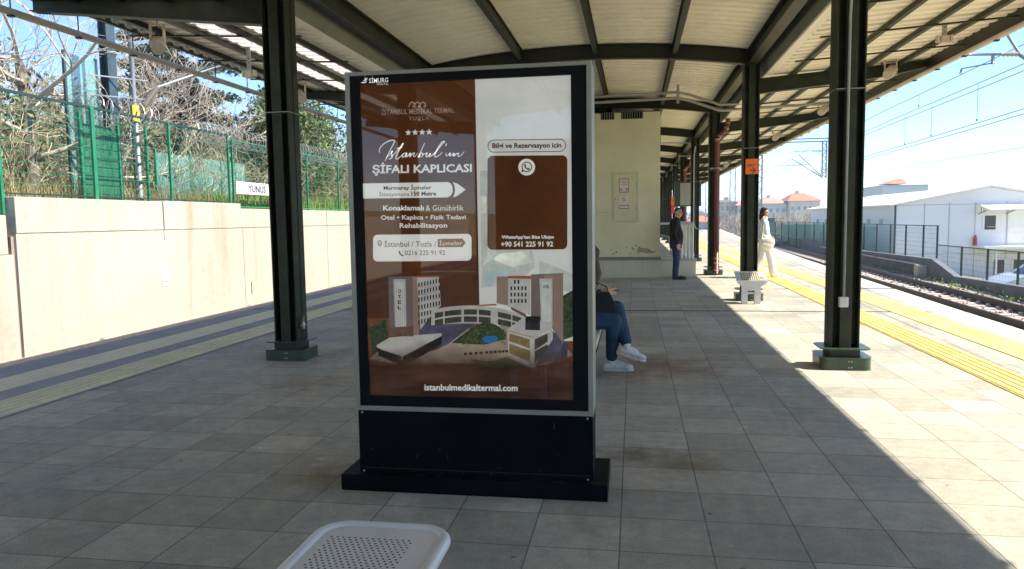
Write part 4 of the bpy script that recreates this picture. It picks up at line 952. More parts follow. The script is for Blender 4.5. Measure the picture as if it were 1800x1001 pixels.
b.build('parapet_block', M_cream, cb)
b = MB(); b.box(-3.6, CXR-.02, YC+.25, 34, 3.98, 4.2); b.build('vent_recess', M_black, cb)
b = MB()
for x0, x1 in ((-.83, -.49), (-.32, .22)):
    x = x0+.03
    while x < x1: b.box(x, x+.012, YC+.1, YC+.12, 3.98, 4.18); x += .06
b.build('vent_grille', M_conduit, cb)
rp = random.Random(3)
def blotch(cx_, cz_, rx, rz, n=26):
    return [(cx_+rx*math.cos(2*math.pi*i/n)*(1+.28*rp.uniform(-1, 1)), cz_+rz*math.sin(2*math.pi*i/n)*(1+.28*rp.uniform(-1, 1))) for i in range(n)]
b = MB()
for q in ((.25, .70, .17, .055), (.36, .655, .15, .035), (.13, .75, .035, .05), (.10, .66, .02, .06), (-.03, .74, .03, .03), (-.2, .77, .02, .02), (-.45, .66, .03, .03), (-.52, .62, .02, .025), (-.35, .63, .015, .015), (-.1, .63, .025, .012), (-.05, .8, .012, .012), (.05, .82, .02, .03), (-.58, .72, .02, .02)):
    pl = blotch(*q); b.add([(u, YC-.0025-.0004*rp.random(), v) for u, v in pl], [tuple(range(len(pl)))])
b.build('bare_plaster_patch', mat('bare_plaster', (.30, .28, .22), .95, 0, .15, 12), cb)
b = MB(); b.box(-.95, -.62, YC-.0015, YC, 1.665, 1.675); b.build('hairline_crack', mat('crack_fill', (.4, .38, .28), .9), cb)
ec = thing('electrical_cabinet', 'cream flush electrical cabinet door with warning stickers on the building wall', 'cabinet', (-.22, YC, 2.0))
M_cab = mat('cabinet_paint', (.60, .57, .38), .5, 0, .04, 3)
b = MB(); b.box(-.565, .105, YC-.012, YC, 2.64, 2.67); b.box(-.565, .105, YC-.012, YC, 1.40, 1.43); b.box(-.565, -.535, YC-.012, YC, 1.43, 2.64); b.box(.075, .105, YC-.012, YC, 1.43, 2.64); b.build('frame', M_cab, ec, bevel=.003)
b = MB(); b.box(-.515, .06, YC-.018, YC-.002, 1.45, 2.62); b.build('door', M_cab, ec, bevel=.004)
b = MB(); b.box(.045, .07, YC-.026, YC-.018, 2.30, 2.40); b.box(.045, .07, YC-.026, YC-.018, 1.70, 1.80); b.build('hinge', M_conduit, ec)
b = MB(); b.tube([(-.47, YC-.018, 2.0), (-.47, YC-.026, 2.0)], .014, 8); b.build('lock', M_ink, ec)
M_stred = mat('sticker_red', (.45, .05, .05), .5); M_stw = mat('sticker_white', (.66, .62, .58), .5)
b = MB(); b.box(-.375, -.135, YC-.0205, YC-.018, 2.16, 2.51); b.build('warning_sticker', M_stred, ec)
b = MB(); b.box(-.36, -.15, YC-.0225, YC-.0205, 2.18, 2.495); b.box(-.365, -.14, YC-.0225, YC-.0185, 1.86, 2.07); b.box(-.36, -.15, YC-.0225, YC-.0205, 1.765, 1.825)
b.build('sticker_field', M_stw, ec)
b = MB(); b.box(-.37, -.135, YC-.0205, YC-.018, 1.745, 1.845); b.build('red_label', M_stred, ec)
b = MB(); yq = YC-.0235
for k, (tt, z0_) in enumerate((('DİKKAT', 2.44), ('YÜKSEK', 2.395), ('GERİLİM', 2.35))): text_into(b, tt, -.33, -.18, z0_, z0_+.028, lambda u, v: (u, yq, v), .02)
for sx in (-1, 1): b.add([(-.255+sx*.09, yq, 2.20), (-.255+sx*.09, yq, 2.27), (-.255+sx*.03, yq, 2.235)], [(0, 1, 2)])
for i in range(16):
    a, c = R(i*22.5), R((i+1)*22.5); cx_, cz_ = -.255, 1.985
    b.add([(cx_+.05*math.cos(a), yq, cz_+.05*math.sin(a)), (cx_+.05*math.cos(c), yq, cz_+.05*math.sin(c)), (cx_+.038*math.cos(c), yq, cz_+.038*math.sin(c)), (cx_+.038*math.cos(a), yq, cz_+.038*math.sin(a))], [(0, 1, 2, 3)])
b.add([(-.292, yq-.0005, 2.015), (-.285, yq-.0005, 2.022), (-.218, yq-.0005, 1.955), (-.225, yq-.0005, 1.948)], [(0, 1, 2, 3)])
b.build('sticker_print', M_stred, ec)

sb = thing('added_dark_building', 'unseen dark building added behind the camera to darken part of the poster reflection', 'building', (-.9, -14, 0))  # added unseen block that darkens the right part of the poster reflection
sb['label'] = 'unseen dark building added behind the camera to darken the right half of the poster reflection'
M_addwall = mat('added_dark_wall', (.10, .075, .055), .8, 0, .2, 1)
b = MB(); b.box(-4.1, 2.6, -24, -14, 0, 3.7); b.build('wall', M_addwall, sb)
b = MB(); b.box(-4.3, 2.8, -24.2, -13.8, 3.7, 3.85); b.build('roof', M_girder, sb)
b = MB(); b.box(-1.6, -.7, -14.0, -13.95, 0, 2.1); b.build('door', M_greenbase, sb)

# low wall with white balusters beside the building (stair well)
st = thing('stair_parapet', 'low cream parapet with a white baluster railing behind the man in black', 'parapet', (1.1, 19.5, 0))
b = MB(); b.box(CXR+.02, 1.56, 19.5, 19.66, 0, .40); b.box(1.42, 1.56, 19.66, 25.4, 0, .40); b.build('low_wall', M_ptile, st)
b = MB(); b.box(CXR+.02, 1.58, 19.48, 19.68, .40, .45); b.box(1.40, 1.58, 19.68, 25.4, .40, .45); b.build('coping', M_conduit, st)
b = MB(); b.tube([(.66, 19.58, 1.36), (1.49, 19.58, 1.36), (1.49, 25.4, 1.36)], .03, 8); b.tube([(.7, 20.2, 1.05), (.9, 20.2, 1.0), (1.0, 20.4, .5)], .022, 8); b.build('handrail', M_conduit, st, True)
bb = None
for i in range(26):
    x, y = (1.22+i*.09, 19.58) if i < 4 else (1.49, 19.7+(i-4)*.26)
    if bb is None:
        b = MB(); b.tube([(x, y, .45), (x, y, .56), (x, y, .62), (x, y, 1.34)], [.02, .035, .018, .018], 8); bb = b.build('baluster', M_white, st, True); bx, by = x, y
    else: c = bb.copy(); COL.objects.link(c); c.parent = st; c.location = (x-bx, y-by, 0)

# ------------------------------------------------------------------ benches and seat
nb = thing('perforated_bench', 'white perforated metal bench with a rolled rounded end, in the foreground', 'bench', (-.86, 1.4, 0))
def benchseat(x0, x1, yf, yn, z, par, rr_=.10, mm=M_benchw):
    """seat pan nearly flush with its rolled rim, rounded far corners, right-hand flank sloping"""
    b = MB(); path = [(x0, yn)]
    for i in range(9): a = R(180-90*i/8); path.append((x0+rr_+rr_*math.cos(a), yf-rr_+rr_*math.sin(a)))
    for i in range(9): a = R(90-90*i/8); path.append((x1-rr_+rr_*math.cos(a), yf-rr_+rr_*math.sin(a)))
    path.append((x1, yn))
    b.tube([(x, y, z-.016) for x, y in path], .022, 12); b.build('rim', mm, par, True)
    xi0, xi1, yi = x0+.045, x1-.095, yf-.055
    b = MB(); n = len(path)
    inner = []
    for x, y in path:
        inner.append((min(max(x, xi0), xi1), min(y, yi) if y != yn else yn, z-.004))
    outer = [(x, y, z-.006) for x, y in path]
    b.add(outer+inner, [(i, i+1, n+i+1, n+i) for i in range(n-1)])
    b.add([(x, y, z-.004) for x, y in ((xi0, yn), (xi1, yn), (xi1, yi), (xi0, yi))], [(0, 1, 2, 3)])
    b.add([(x, y, z-.024) for x, y in path], [tuple(range(n))]); b.build('seat_pan', mm, par)
benchseat(-1.078, -.632, 2.43, .35, .455, nb)
b = MB(); i = 0
y = 2.315
while y > 1.6:
    x = -1.02+(.0105 if i % 2 else 0)
    while x < -.735: b.tube([(x, y, .4513), (x, y, .4518)], .0042, 6); x += .021
    y -= .0175; i += 1
b.build('perforation', M_hole, nb)
b = MB()
for y in (2.0, .8): b.box(-1.0, -.95, y-.04, y+.04, 0, .41); b.box(-.76, -.71, y-.04, y+.04, 0, .41); b.box(-1.02, -.69, y-.03, y+.03, .36, .40)
b.build('leg_frame', M_benchw, nb, bevel=.006)
# small white seat in front of the second column
ws = thing('small_white_seat', 'small white lattice seat on a T shaped leg in front of the orange signed column', 'seat', (1.98, 13.4, 0))
YW = 13.30
b = MB(); b.prism([(1.845, 0), (1.93, 0), (1.93, .235), (1.955, .25), (1.975, .235), (2.0, .235), (2.02, .25), (2.06, .235), (2.06, 0), (2.147, 0), (2.147, .31), (2.235, .365), (2.25, .41), (1.765, .41), (1.78, .365), (1.845, .31)], 1, YW-.04, YW+.04); b.build('leg', M_benchc, ws, bevel=.008)
b = MB(); b.box(1.93, 2.06, YW-.02, YW+.02, .175, .205); b.build('leg_crossbar', M_benchc, ws)
b = MB(); T = lambda x, s_, dz=0: (x, YW-.06+.34*s_, .40+.14*s_+dz)
def tbar(x0, s0, x1, s1, w_): b.bar(T(x0, s0), T(x1, s1), w_, .022)
tbar(1.765, 0, 1.765, 1, .03); tbar(2.245, 0, 2.245, 1, .03); tbar(1.75, .97, 2.26, .97, .06); tbar(1.75, .03, 2.26, .03, .03); tbar(1.81, 0, 1.81, 1, .055); tbar(2.17, .45, 2.17, .95, .07)
b.build('seat_frame', M_benchw, ws)
b = MB()
for k in range(12): tbar(1.835+k*.0345, .05, 1.835+k*.0345, .95, .011)
for k in range(5): tbar(1.8, .1+.2*k, 2.23, .1+.2*k, .014)
b.build('seat_lattice', mat('lattice_cream', (.58, .55, .44), .6), ws)
wb = thing('platform_bench', 'cream slab bench mostly hidden behind the display, with the young woman sitting on it', 'bench', (-.7, 7.4, 0))
b = MB(); b.box(-1.15, -.33, 6.55, 8.3, .36, .42); b.build('seat', mat('cream_bench', (.58, .54, .42), .6, 0, .12, 6), wb, bevel=.012)
b = MB(); b.box(-.47, -.34, 6.6, 8.25, .30, .36); b.build('seat_bearer', M_black, wb)
for y in (6.8, 8.0): b = MB(); b.box(-1.0, -.45, y-.05, y+.05, 0, .30); b.build('leg', M_benchc, wb)

# ------------------------------------------------------------------ people
def fr(yaw, tilt=0.):
    f = Vector((math.cos(yaw)*math.cos(tilt), math.sin(yaw)*math.cos(tilt), math.sin(tilt))); l = Vector((-math.sin(yaw), math.cos(yaw), 0)); return f, l, f.cross(l)
def head(b, c, yaw, tilt=0., s=1.):
    f, l, u = fr(yaw, tilt); P = lambda a, bb, cc: Vector(c)+(f*a+l*bb+u*cc)*s; F = (f, l, u); q = lambda *r_: tuple(x*s for x in r_)
    b.ell(P(-.012, 0, .025), q(.092, .073, .092), F); b.ell(P(.022, 0, -.035), q(.060, .055, .074), F); b.ell(P(.040, 0, -.082), q(.028, .026, .022), F)
    b.cap(P(.082, 0, .008), .009*s, P(.100, 0, -.026), .0135*s); b.ell(P(.074, 0, .028), q(.016, .045, .010), F)
    for sy in (1, -1):
        b.ell(P(-.002, sy*.074, -.008), q(.020, .010, .032), F); b.ell(P(.052, sy*.036, -.030), q(.024, .020, .020), F)
    b.ell(P(.076, 0, -.055), q(.012, .022, .008), F)
def face_parts(c, yaw, tilt, s, body, beard=False):
    f, l, u = fr(yaw, tilt); P = lambda a, bb, cc: Vector(c)+(f*a+l*bb+u*cc)*s; F = (f, l, u)
    b = MB()
    for sy in (1, -1): b.ell(P(.079, sy*.031, .006), (.007*s, .012*s, .007*s), F, 8, 6)
    b.build('eye', mat('eye_dark', (.03, .02, .015), .2), body, True)
    b = MB()
    for sy in (1, -1): b.cap(P(.087, sy*.018, .027), .0035*s, P(.078, sy*.047, .027), .003*s, 6)
    b.build('eyebrow', M_hairk, body, True)
    b = MB(); b.ell(P(.087, 0, -.056), (.005*s, .021*s, .006*s), F, 10, 6); b.build('mouth', M_lip, body, True)
def hand(b, w, d, side, s=1., curl=.5, palm_n=None):
    """w wrist, d unit direction of the fingers, side unit vector towards the thumb"""
    w = Vector(w); d = Vector(d).normalized(); t = Vector(side); t = (t-d*t.dot(d)).normalized(); nrm = palm_n or d.cross(t); nrm = nrm.normalized()
    b.cap(w, .026*s, w+d*.03*s, .028*s)
    for k in range(4):
        base = w+d*.075*s+t*(.030-.020*k)*s; b.cap(w+d*.02*s+t*(.018-.012*k)*s, .015*s, base, .0125*s, 8)
        L = (.072, .080, .075, .060)[k]*s; p = base; dd = d.copy()
        for seg, fr_ in ((0, .45), (1, .32), (2, .23)):
            dd = (dd+nrm*curl*(.55 if seg else .3)).normalized(); q = p+dd*L*fr_; b.cap(p, (.0095-.0010*seg)*s, q, (.0088-.0012*seg)*s, 8); p = q
    p = w+d*.022*s+t*.022*s; q = p+(d*.5+t*.75+nrm*.3).normalized()*.042*s; b.cap(p, .013*s, q, .011*s, 8); b.cap(q, .011*s, q+(d*.9+t*.25+nrm*.4).normalized()*.034*s, .0085*s, 8)

# -- man standing
def man():
    X, Y = 1.02, 18.62
    t = thing('person', 'man in black jacket and dark jeans standing side-on, face towards the camera', 'person', (X, Y, 0))
    hc = (X+.05, Y-.01, 1.625); yaw = R(-38)
    V = lambda x, y, z_: (X+x, Y+y, z_)
    b = MB(); head(b, hc, yaw, 0, 1.06); b.cap(V(.03, 0, 1.56), .062, V(-.02, 0, 1.42), .07)
    b.cap(V(-.03, 0, 1.36), .10, V(-.01, 0, 1.0), .13)
    for sy in (1, -1):
        b.cap(V(-.02, sy*.09, .95), .085, V(-.005, sy*.10, .52), .058); b.cap(V(-.005, sy*.10, .52), .055, V(-.03, sy*.105, .10), .038); b.cap(V(-.03, sy*.105, .07), .04, V(.14, sy*.125, .035), .032)
        b.cap(V(-.03, sy*.17, 1.38), .055, V(-.07, sy*.225, 1.10), .042); b.cap(V(-.07, sy*.225, 1.10), .04, V(.02, sy*.22, .88), .026)
        hand(b, V(.02, sy*.22, .875), (.22, 0, -1), (1, 0, .2), 1.05, .35, Vector((0, -sy, 0)))
    body = remeshed('body', b, M_skin, .0065, t)
    face_parts(hc, yaw, 0, 1.06, body)
    f, l, u = fr(yaw)
    b = MB(); P = lambda a, bb, cc: Vector(hc)+(f*a+l*bb+u*cc)*1.06
    b.ell(P(-.026, 0, .056), (.088, .080, .070), (f, l, u)); b.ell(P(-.050, 0, .02), (.056, .074, .055), (f, l, u)); b.ell(P(.03, 0, .098), (.045, .060, .018), (f, l, u))
    remeshed('hair', b, M_hairk, .008, t)
    b = MB()                     # jacket: broad back, belly forward
    b.ell(V(-.02, 0, 1.37), (.125, .20, .10)); b.cap(V(-.035, 0, 1.34), .135, V(.0, 0, 1.03), .155); b.ell(V(.012, 0, 1.06), (.158, .185, .26)); b.cap(V(.0, 0, .98), .165, V(-.005, 0, .84), .150); b.cap(V(.0, 0, 1.47), .082, V(-.03, 0, 1.42), .10)
    for sy in (1, -1):
        b.cap(V(-.03, sy*.18, 1.38), .078, V(-.075, sy*.235, 1.10), .066); b.cap(V(-.075, sy*.235, 1.10), .066, V(.012, sy*.225, .905), .050)
    remeshed('jacket', b, M_jack, .012, t)
    b = MB()
    for sy in (1, -1):
        b.cap(V(-.01, sy*.085, .90), .115, V(.0, sy*.10, .52), .082); b.cap(V(.0, sy*.10, .52), .08, V(-.025, sy*.105, .13), .066); b.ell(V(-.02, sy*.105, .10), (.075, .065, .045))
    b.ell(V(-.0, 0, .86), (.145, .165, .12)); remeshed('jeans', b, M_jean2, .011, t)
    for sy in (1, -1):
        b = MB(); b.cap(V(-.06, sy*.105, .048), .046, V(.12, sy*.13, .042), .042); b.ell(V(.17, sy*.135, .036), (.07, .045, .036)); b.ell(V(-.04, sy*.105, .085), (.055, .05, .05)); b.box(X-.10, X+.22, Y+sy*.12-.045, Y+sy*.12+.045, 0, .022)
        remeshed('shoe', b, M_bagk, .009, t)
man()

# -- woman walking in white
def walker():
    X, Y = 3.18, 19.1
    t = thing('person', 'woman in wide white trousers walking with a hand raised to her face', 'person', (X, Y, 0))
    hc = (X-.01, Y-.02, 1.60); yaw = R(-28); V = lambda x, y, z_: (X+x, Y+y, z_)
    b = MB(); head(b, hc, yaw, -.08, .98); b.cap(V(-.01, 0, 1.54), .050, V(-.03, 0, 1.40), .055); b.cap(V(-.03, 0, 1.32), .095, V(-.02, 0, 1.05), .10); b.ell(V(-.02, 0, .95), (.12, .15, .11))
    legs = ((-1, (.00, -.08, .93), (.12, -.085, .52), (.20, -.08, .10), (.31, -.08, .03)), (1, (-.03, .08, .93), (-.06, .09, .50), (-.30, .10, .16), (-.22, .10, .05)))
    for sy, h_, k_, a_, t_ in legs: b.cap(V(*h_), .08, V(*k_), .052); b.cap(V(*k_), .05, V(*a_), .034); b.cap(V(*a_), .035, V(*t_), .026)
    # near arm bent up, hand at the chin; far arm holds the bag strap
    b.cap(V(-.03, -.16, 1.35), .042, V(.0, -.21, 1.10), .034); b.cap(V(.0, -.21, 1.10), .033, V(-.04, -.12, 1.38), .024); hand(b, V(-.04, -.12, 1.385), (-.05, .1, 1), (1, .2, 0), .95, .6, Vector((.3, .9, 0)))
    b.cap(V(-.03, .16, 1.35), .042, V(.0, .20, 1.09), .034); b.cap(V(.0, .20, 1.09), .033, V(.15, .12, .98), .024); hand(b, V(.15, .12, .98), (.7, -.5, -.4), (0, 0, 1), .95, .8)
    body = remeshed('body', b, M_skin, .0065, t); face_parts(hc, yaw, -.08, .98, body)
    f, l, u = fr(yaw, -.08); P = lambda a, bb, cc: Vector(hc)+(f*a+l*bb+u*cc)*.98
    b = MB(); b.ell(P(-.032, 0, .045), (.095, .084, .085), (f, l, u)); b.ell(P(-.07, 0, -.03), (.06, .08, .09), (f, l, u)); b.ell(P(.02, 0, .098), (.055, .065, .022), (f, l, u)); b.cap(P(-.09, 0, -.05), .05, P(-.10, 0, -.17), .03); b.cap(P(-.0, -.07, .03), .02, P(.01, -.072, -.10), .014)
    remeshed('hair', b, M_hairk, .008, t)
    b = MB(); b.ell(V(-.03, 0, 1.36), (.10, .18, .085)); b.cap(V(-.03, 0, 1.33), .12, V(-.01, 0, 1.08), .13); b.ell(V(-.01, 0, .98), (.15, .175, .14)); b.cap(V(-.03, -.165, 1.35), .062, V(.0, -.215, 1.10), .056); b.cap(V(.0, -.215, 1.10), .054, V(-.035, -.13, 1.33), .042); b.cap(V(-.03, .165, 1.35), .062, V(.0, .205, 1.09), .056); b.cap(V(.0, .205, 1.09), .054, V(.12, .13, 1.0), .042)
    b.cap(V(.0, 0, 1.46), .062, V(-.03, 0, 1.40), .085); remeshed('jacket', b, M_pale, .010, t)
    b = MB(); b.ell(V(-.01, 0, .92), (.135, .165, .10))
    for sy, h_, k_, a_, t_ in legs: b.cap(V(*h_), .105, V(*k_), .088); b.cap(V(*k_), .088, V(a_[0], a_[1], a_[2]+.02), .095)
    remeshed('trousers', b, M_whitec, .011, t)
    for sy, h_, k_, a_, t_ in legs: b = MB(); b.cap(V(a_[0]-.03, a_[1], a_[2]-.05), .032, V(*t_), .03); remeshed('shoe', b, M_bagw, .008, t)
    bg_ = thing('shoulder_bag', 'large cream shoulder bag carried by the walking woman in white', 'bag', (X+.05, Y-.24, .7))
    b = MB(); b.ell((X+.0, Y-.27, .79), (.17, .055, .11)); b.ell((X+.05, Y-.27, .87), (.15, .045, .13)); b.cap((X-.11, Y-.27, .96), .03, (X+.15, Y-.27, .93), .03); remeshed('bag_body', b, M_bagw, .012, bg_)
    b = MB(); b.tube([(X-.10, Y-.27, .98), (X-.08, Y-.24, 1.2), (X-.04, Y-.20, 1.42), (X+.02, Y-.23, 1.2), (X+.12, Y-.27, .98)], .009, 6); b.build('strap', M_bagw, bg_, True)
walker()

# -- seated woman
def sitter():
    t = thing('person', 'seated young woman with long brown hair, blue jeans and white trainers, legs crossed', 'person', (-.6, 7.38, .42))
    hc = (-.43, 7.36, 1.145); yaw = R(12); tilt = -.42
    b = MB(); head(b, hc, yaw, tilt, .97); b.cap((-.47, 7.36, 1.08), .048, (-.53, 7.36, .97), .052); b.cap((-.54, 7.36, .90), .10, (-.61, 7.36, .58), .12)
    A = ((-.60, 7.27, .53), (-.20, 7.33, .505), (-.225, 7.38, .10), (-.08, 7.38, .035)); B_ = ((-.60, 7.45, .56), (-.175, 7.46, .615), (-.075, 7.30, .27), (.045, 7.29, .225))
    for h_, k_, a_, t_ in (A, B_): b.cap(h_, .08, k_, .055); b.cap(k_, .052, a_, .034); b.cap(a_, .034, Vector(a_).lerp(Vector(t_), .3)+Vector((0, 0, -.02)), .03)
    b.cap((-.52, 7.19, .94), .042, (-.47, 7.15, .72), .035); b.cap((-.47, 7.15, .72), .034, (-.285, 7.24, .80), .023); hand(b, (-.285, 7.24, .80), (1, .3, .12), (0, 0, 1), .92, .8, Vector((0, 1, -.2)))
    b.cap((-.52, 7.53, .94), .042, (-.46, 7.58, .72), .035); b.cap((-.46, 7.58, .72), .034, (-.30, 7.42, .79), .023); hand(b, (-.30, 7.42, .79), (1, -.5, .1), (0, 0, 1), .92, .8, Vector((0, -1, -.2)))
    body = remeshed('body', b, M_skin, .0065, t); face_parts(hc, yaw, tilt, .97, body)
    f, l, u = fr(yaw, tilt); P = lambda a, bb, cc: Vector(hc)+(f*a+l*bb+u*cc)*.97
    b = MB(); b.ell(P(-.028, 0, .045), (.098, .085, .085), (f, l, u)); b.ell(P(-.06, 0, -.02), (.07, .085, .10), (f, l, u)); b.cap(P(-.06, -.03, -.05), .065, (-.50, 7.30, .86), .05); b.cap(P(-.05, .03, -.05), .06, (-.52, 7.42, .86), .05); b.cap(P(.03, -.055, .07), .035, P(.055, -.075, -.02), .034); b.cap(P(.055, -.075, -.02), .036, (-.35, 7.25, .99), .038); b.cap((-.35, 7.25, .99), .040, (-.37, 7.235, .90), .026); b.cap(P(.02, -.08, .0), .035, (-.41, 7.23, .93), .035); b.cap(P(-.02, -.078, .0), .03, (-.43, 7.23, .93), .03)
    remeshed('hair', b, M_hairb, .007, t)
    b = MB(); b.ell((-.535, 7.36, .93), (.10, .18, .085)); b.cap((-.545, 7.36, .88), .118, (-.61, 7.36, .60), .14); b.cap((-.52, 7.185, .935), .062, (-.468, 7.145, .72), .055); b.cap((-.468, 7.145, .72), .055, (-.325, 7.225, .785), .038); b.cap((-.52, 7.535, .935), .062, (-.458, 7.585, .72), .055); b.cap((-.458, 7.585, .72), .055, (-.34, 7.45, .775), .038)
    remeshed('top', b, M_print, .009, t)
    b = MB(); b.ell((-.445, 7.33, .90), (.07, .13, .08)); remeshed('scarf', b, M_whitec, .01, t)
    b = MB(); b.ell((-.62, 7.36, .53), (.15, .19, .11))
    for h_, k_, a_, t_ in (A, B_): b.cap(h_, .105, k_, .082); b.cap(k_, .080, (a_[0]*.9+k_[0]*.1, a_[1]*.9+k_[1]*.1, a_[2]*.9+k_[2]*.1+.01), .060)
    remeshed('jeans', b, M_jean, .008, t)
    for (h_, k_, a_, t_), d in ((A, Vector((.97, 0, -.0))), (B_, Vector((.93, -.06, -.30)))):
        b = MB(); a = Vector(a_)+Vector((0, 0, -.02)); d.normalize(); n_ = Vector((-d.z, 0, d.x)); low = -.035
        b.cap(a-d*.045+n_*low, .040, a+d*.10+n_*low, .040); b.ell(a+d*.155+n_*(low-.006), (.062, .044, .033), (d, Vector((0, 1, 0)), n_)); b.cap(a+n_*.0, .042, a-d*.01+n_*.03, .040); b.cap(a+d*.0+n_*.0, .038, a+d*.09+n_*(-.01), .028)
        s0 = remeshed('trainer', b, M_shoe, .007, t)
        b = MB(); b.cap(a-d*.055+n_*(low-.034), .030, a+d*.12+n_*(low-.037), .032); b.ell(a+d*.165+n_*(low-.034), (.060, .043, .018), (d, Vector((0, 1, 0)), n_)); remeshed('sole', b, M_sole, .007, s0)
    hb = thing('handbag', 'black leather handbag on the lap of the seated young woman', 'bag', (-.3, 7.18, .63))
    b = MB(); b.prism([(-.42, .645), (-.215, .635), (-.205, .70), (-.25, .79), (-.40, .80), (-.43, .72)], 1, 7.12, 7.21); b.build('bag_body', M_bagk, hb, bevel=.02)
    b = MB(); b.tube([(-.24, 7.165, .77), (-.26, 7.165, .86), (-.34, 7.165, .90), (-.39, 7.165, .80)], .007, 6); b.build('strap', M_bagk, hb, True)
    b = MB(); ph = MB(); ph.box(-.225, -.150, 7.26, 7.36, .812, .821); props(ph.build('mobile_phone', M_bagk, None, bevel=.003), 'dark mobile phone held low by the seated young woman', 'phone')
sitter()

# ------------------------------------------------------------------ right side beyond the track
bw = thing('concrete_barrier', 'low grey concrete trackside wall with a sloping step, in front of the white building', 'barrier wall', (10.8, 30, GZ))
BX = [(0, 9.6), (22.2, 10.45), (27.4, 10.80), (29.6, 10.86), (38.2, 10.95), (49.6, 11.5), (75, 13.0)]
BZ = [(0, -.36), (22.2, -.52), (27.4, -.64), (29.6, -.16), (38.2, -.25), (49.6, -.20), (75, -.1)]
def strip(name, m, ys, par, dx0=0, dx1=.22, z0=-1.6, dz=0.):
    b = MB(); vs = []
    for y in ys: X = lerp(BX, y); Z = lerp(BZ, y)+dz; vs += [(X+dx0, y, z0), (X+dx1, y, z0), (X+dx1, y, Z), (X+dx0, y, Z)]
    n = len(ys); b.add(vs, [(i*4+j, i*4+(j+1) % 4, i*4+4+(j+1) % 4, i*4+4+j) for i in range(n-1) for j in range(4)]+[(0, 1, 2, 3), (n*4-4, n*4-1, n*4-2, n*4-3)])
    return b.build(name, m, par)
strip('wall_run', M_conc, [8, 14, 22.2, 27.4, 29.6, 34, 38.2, 44, 49.6, 60, 75], bw)
b = MB()
for a, c in ((30.5, 35.6), (35.9, 41.5), (42, 48)):
    b.bar((lerp(BX, a)-.10, a, -.42), (lerp(BX, c)-.10, c, -.42), .12, .05)
b.build('cable_ledge', mat('pale_concrete', (.46, .42, .36), .9, 0, .1, 4), bw)
b = MB(); b.box(10.55, 10.86, 30.0, 30.4, -1.2, -.42); b.build('buttress', MATS['pale_concrete'], bw)
M_rfence = mat('dark_fence_post', (.012, .03, .035), .5)
fr_ = thing('trackside_fence', 'dark post and wire fence on the low concrete wall in front of the parked car', 'fence', (11.9, 27, -.6))
for y in (19.4, 21.45, 23.5, 25.52, 27.57, 29.63): b = MB(); b.box(11.87, 11.93, y-.025, y+.025, -1.6, .29); b.build('post', M_rfence, fr_)
b = MB()
for k in range(9): b.box(11.895, 11.905, 18, 31.8, -1.3+.19*k, -1.3+.19*k+.006)
y = 18
while y < 31.8: b.box(11.898, 11.902, y, y+.004, -1.3, .26); y += .1
b.build('wire_mesh', M_rfence, fr_)
b = MB(); b.box(11.885, 11.915, 18, 31.85, .25, .285); b.build('top_rail', M_rfence, fr_)
ft = thing('trackside_fence', 'taller dark post and wire fence in front of the white gable', 'fence', (11.9, 40, -.3))
py = [31.9, 33.35, 35.38, 37.38, 39.4, 41.5, 43.6, 45.7, 47.8, 49.94, 52.5, 55.2, 58.0, 60.8, 63.6, 66.4, 70, 74]
for y in py: b = MB(); b.box(11.87, 11.93, y-.025, y+.025, -1.6, 1.04); b.build('post', M_rfence, ft)
b = MB()
for k in range(12): b.box(11.895, 11.905, 31.9, 74, -1.2+.19*k, -1.2+.19*k+.006)
y = 31.9
while y < 74: b.box(11.898, 11.902, y, y+.004, -1.2, 1.0); y += .12
b.build('wire_mesh', M_rfence, ft)
b = MB(); b.box(11.88, 11.92, 31.9, 74, 1.0, 1.035); b.build('top_rail', M_rfence, ft)
b = MB(); b.box(11.93, 11.94, 39.5, 74, -1.0, .9); b.build('green_net', M_netp, ft)

# white prefabricated building
wbld = thing('site_building', 'large white prefabricated building with a low gable and an awning over the upper door', 'building', (18, 42, -3))
M_panel = mat('white_cladding', (.78, .77, .80), .5, 0, .04, .3); M_roofw = mat('white_roof', (.85, .84, .80), .5)
gx0, gx1, gy0, gy1, ze, zr = 13.57, 22.6, 42.0, 61.0, 1.97, 2.83; gm = (gx0+gx1)/2
b = MB(); b.prism([(gx0, -3.2), (gx1, -3.2), (gx1, ze), (gm, zr), (gx0, ze)], 1, gy0, gy1); b.build('wall', M_panel, wbld)
b = MB(); ov = .28
for sx in (-1, 1):
    xe = gm+sx*(gm-gx0+ov); zq = ze-ov*(zr-ze)/(gm-gx0)
    b.add([(gm, gy0-ov, zr+.02), (xe, gy0-ov, zq+.02), (xe, gy1+ov, zq+.02), (gm, gy1+ov, zr+.02), (gm, gy0-ov, zr+.10), (xe, gy0-ov, zq+.10), (xe, gy1+ov, zq+.10), (gm, gy1+ov, zr+.10)], [(0, 1, 2, 3), (7, 6, 5, 4), (0, 4, 5, 1), (1, 5, 6, 2), (2, 6, 7, 3)])
b.build('roof', M_roofw, wbld)
b = MB()
for x in (13.6, 15.0, 16.2, 17.45, 18.95, 19.9, 21.2): b.box(x-.02, x+.02, gy0-.012, gy0, -3, ze+.1)
for z_ in (-.62, 1.95): b.box(gx0, gx1, gy0-.01, gy0, z_, z_+.03)
b.build('panel_joint', mat('joint_grey', (.42, .43, .46), .6), wbld)
b = MB(); b.box(gx0-.06, gx0+.02, gy0-.1, gy0-.02, -3, ze); b.build('downpipe', M_rfence, wbld)
for y, h in ((44.0, .28), (46.2, .28), (48.6, .28), (51.5, .75), (56.0, .75), (58.5, .75)):
    b = MB(); b.box(gx0-.03, gx0, y, y+.55, .95 if h < .5 else .35, 1.25 if h < .5 else 1.2); b.build('window', M_winb, wbld)
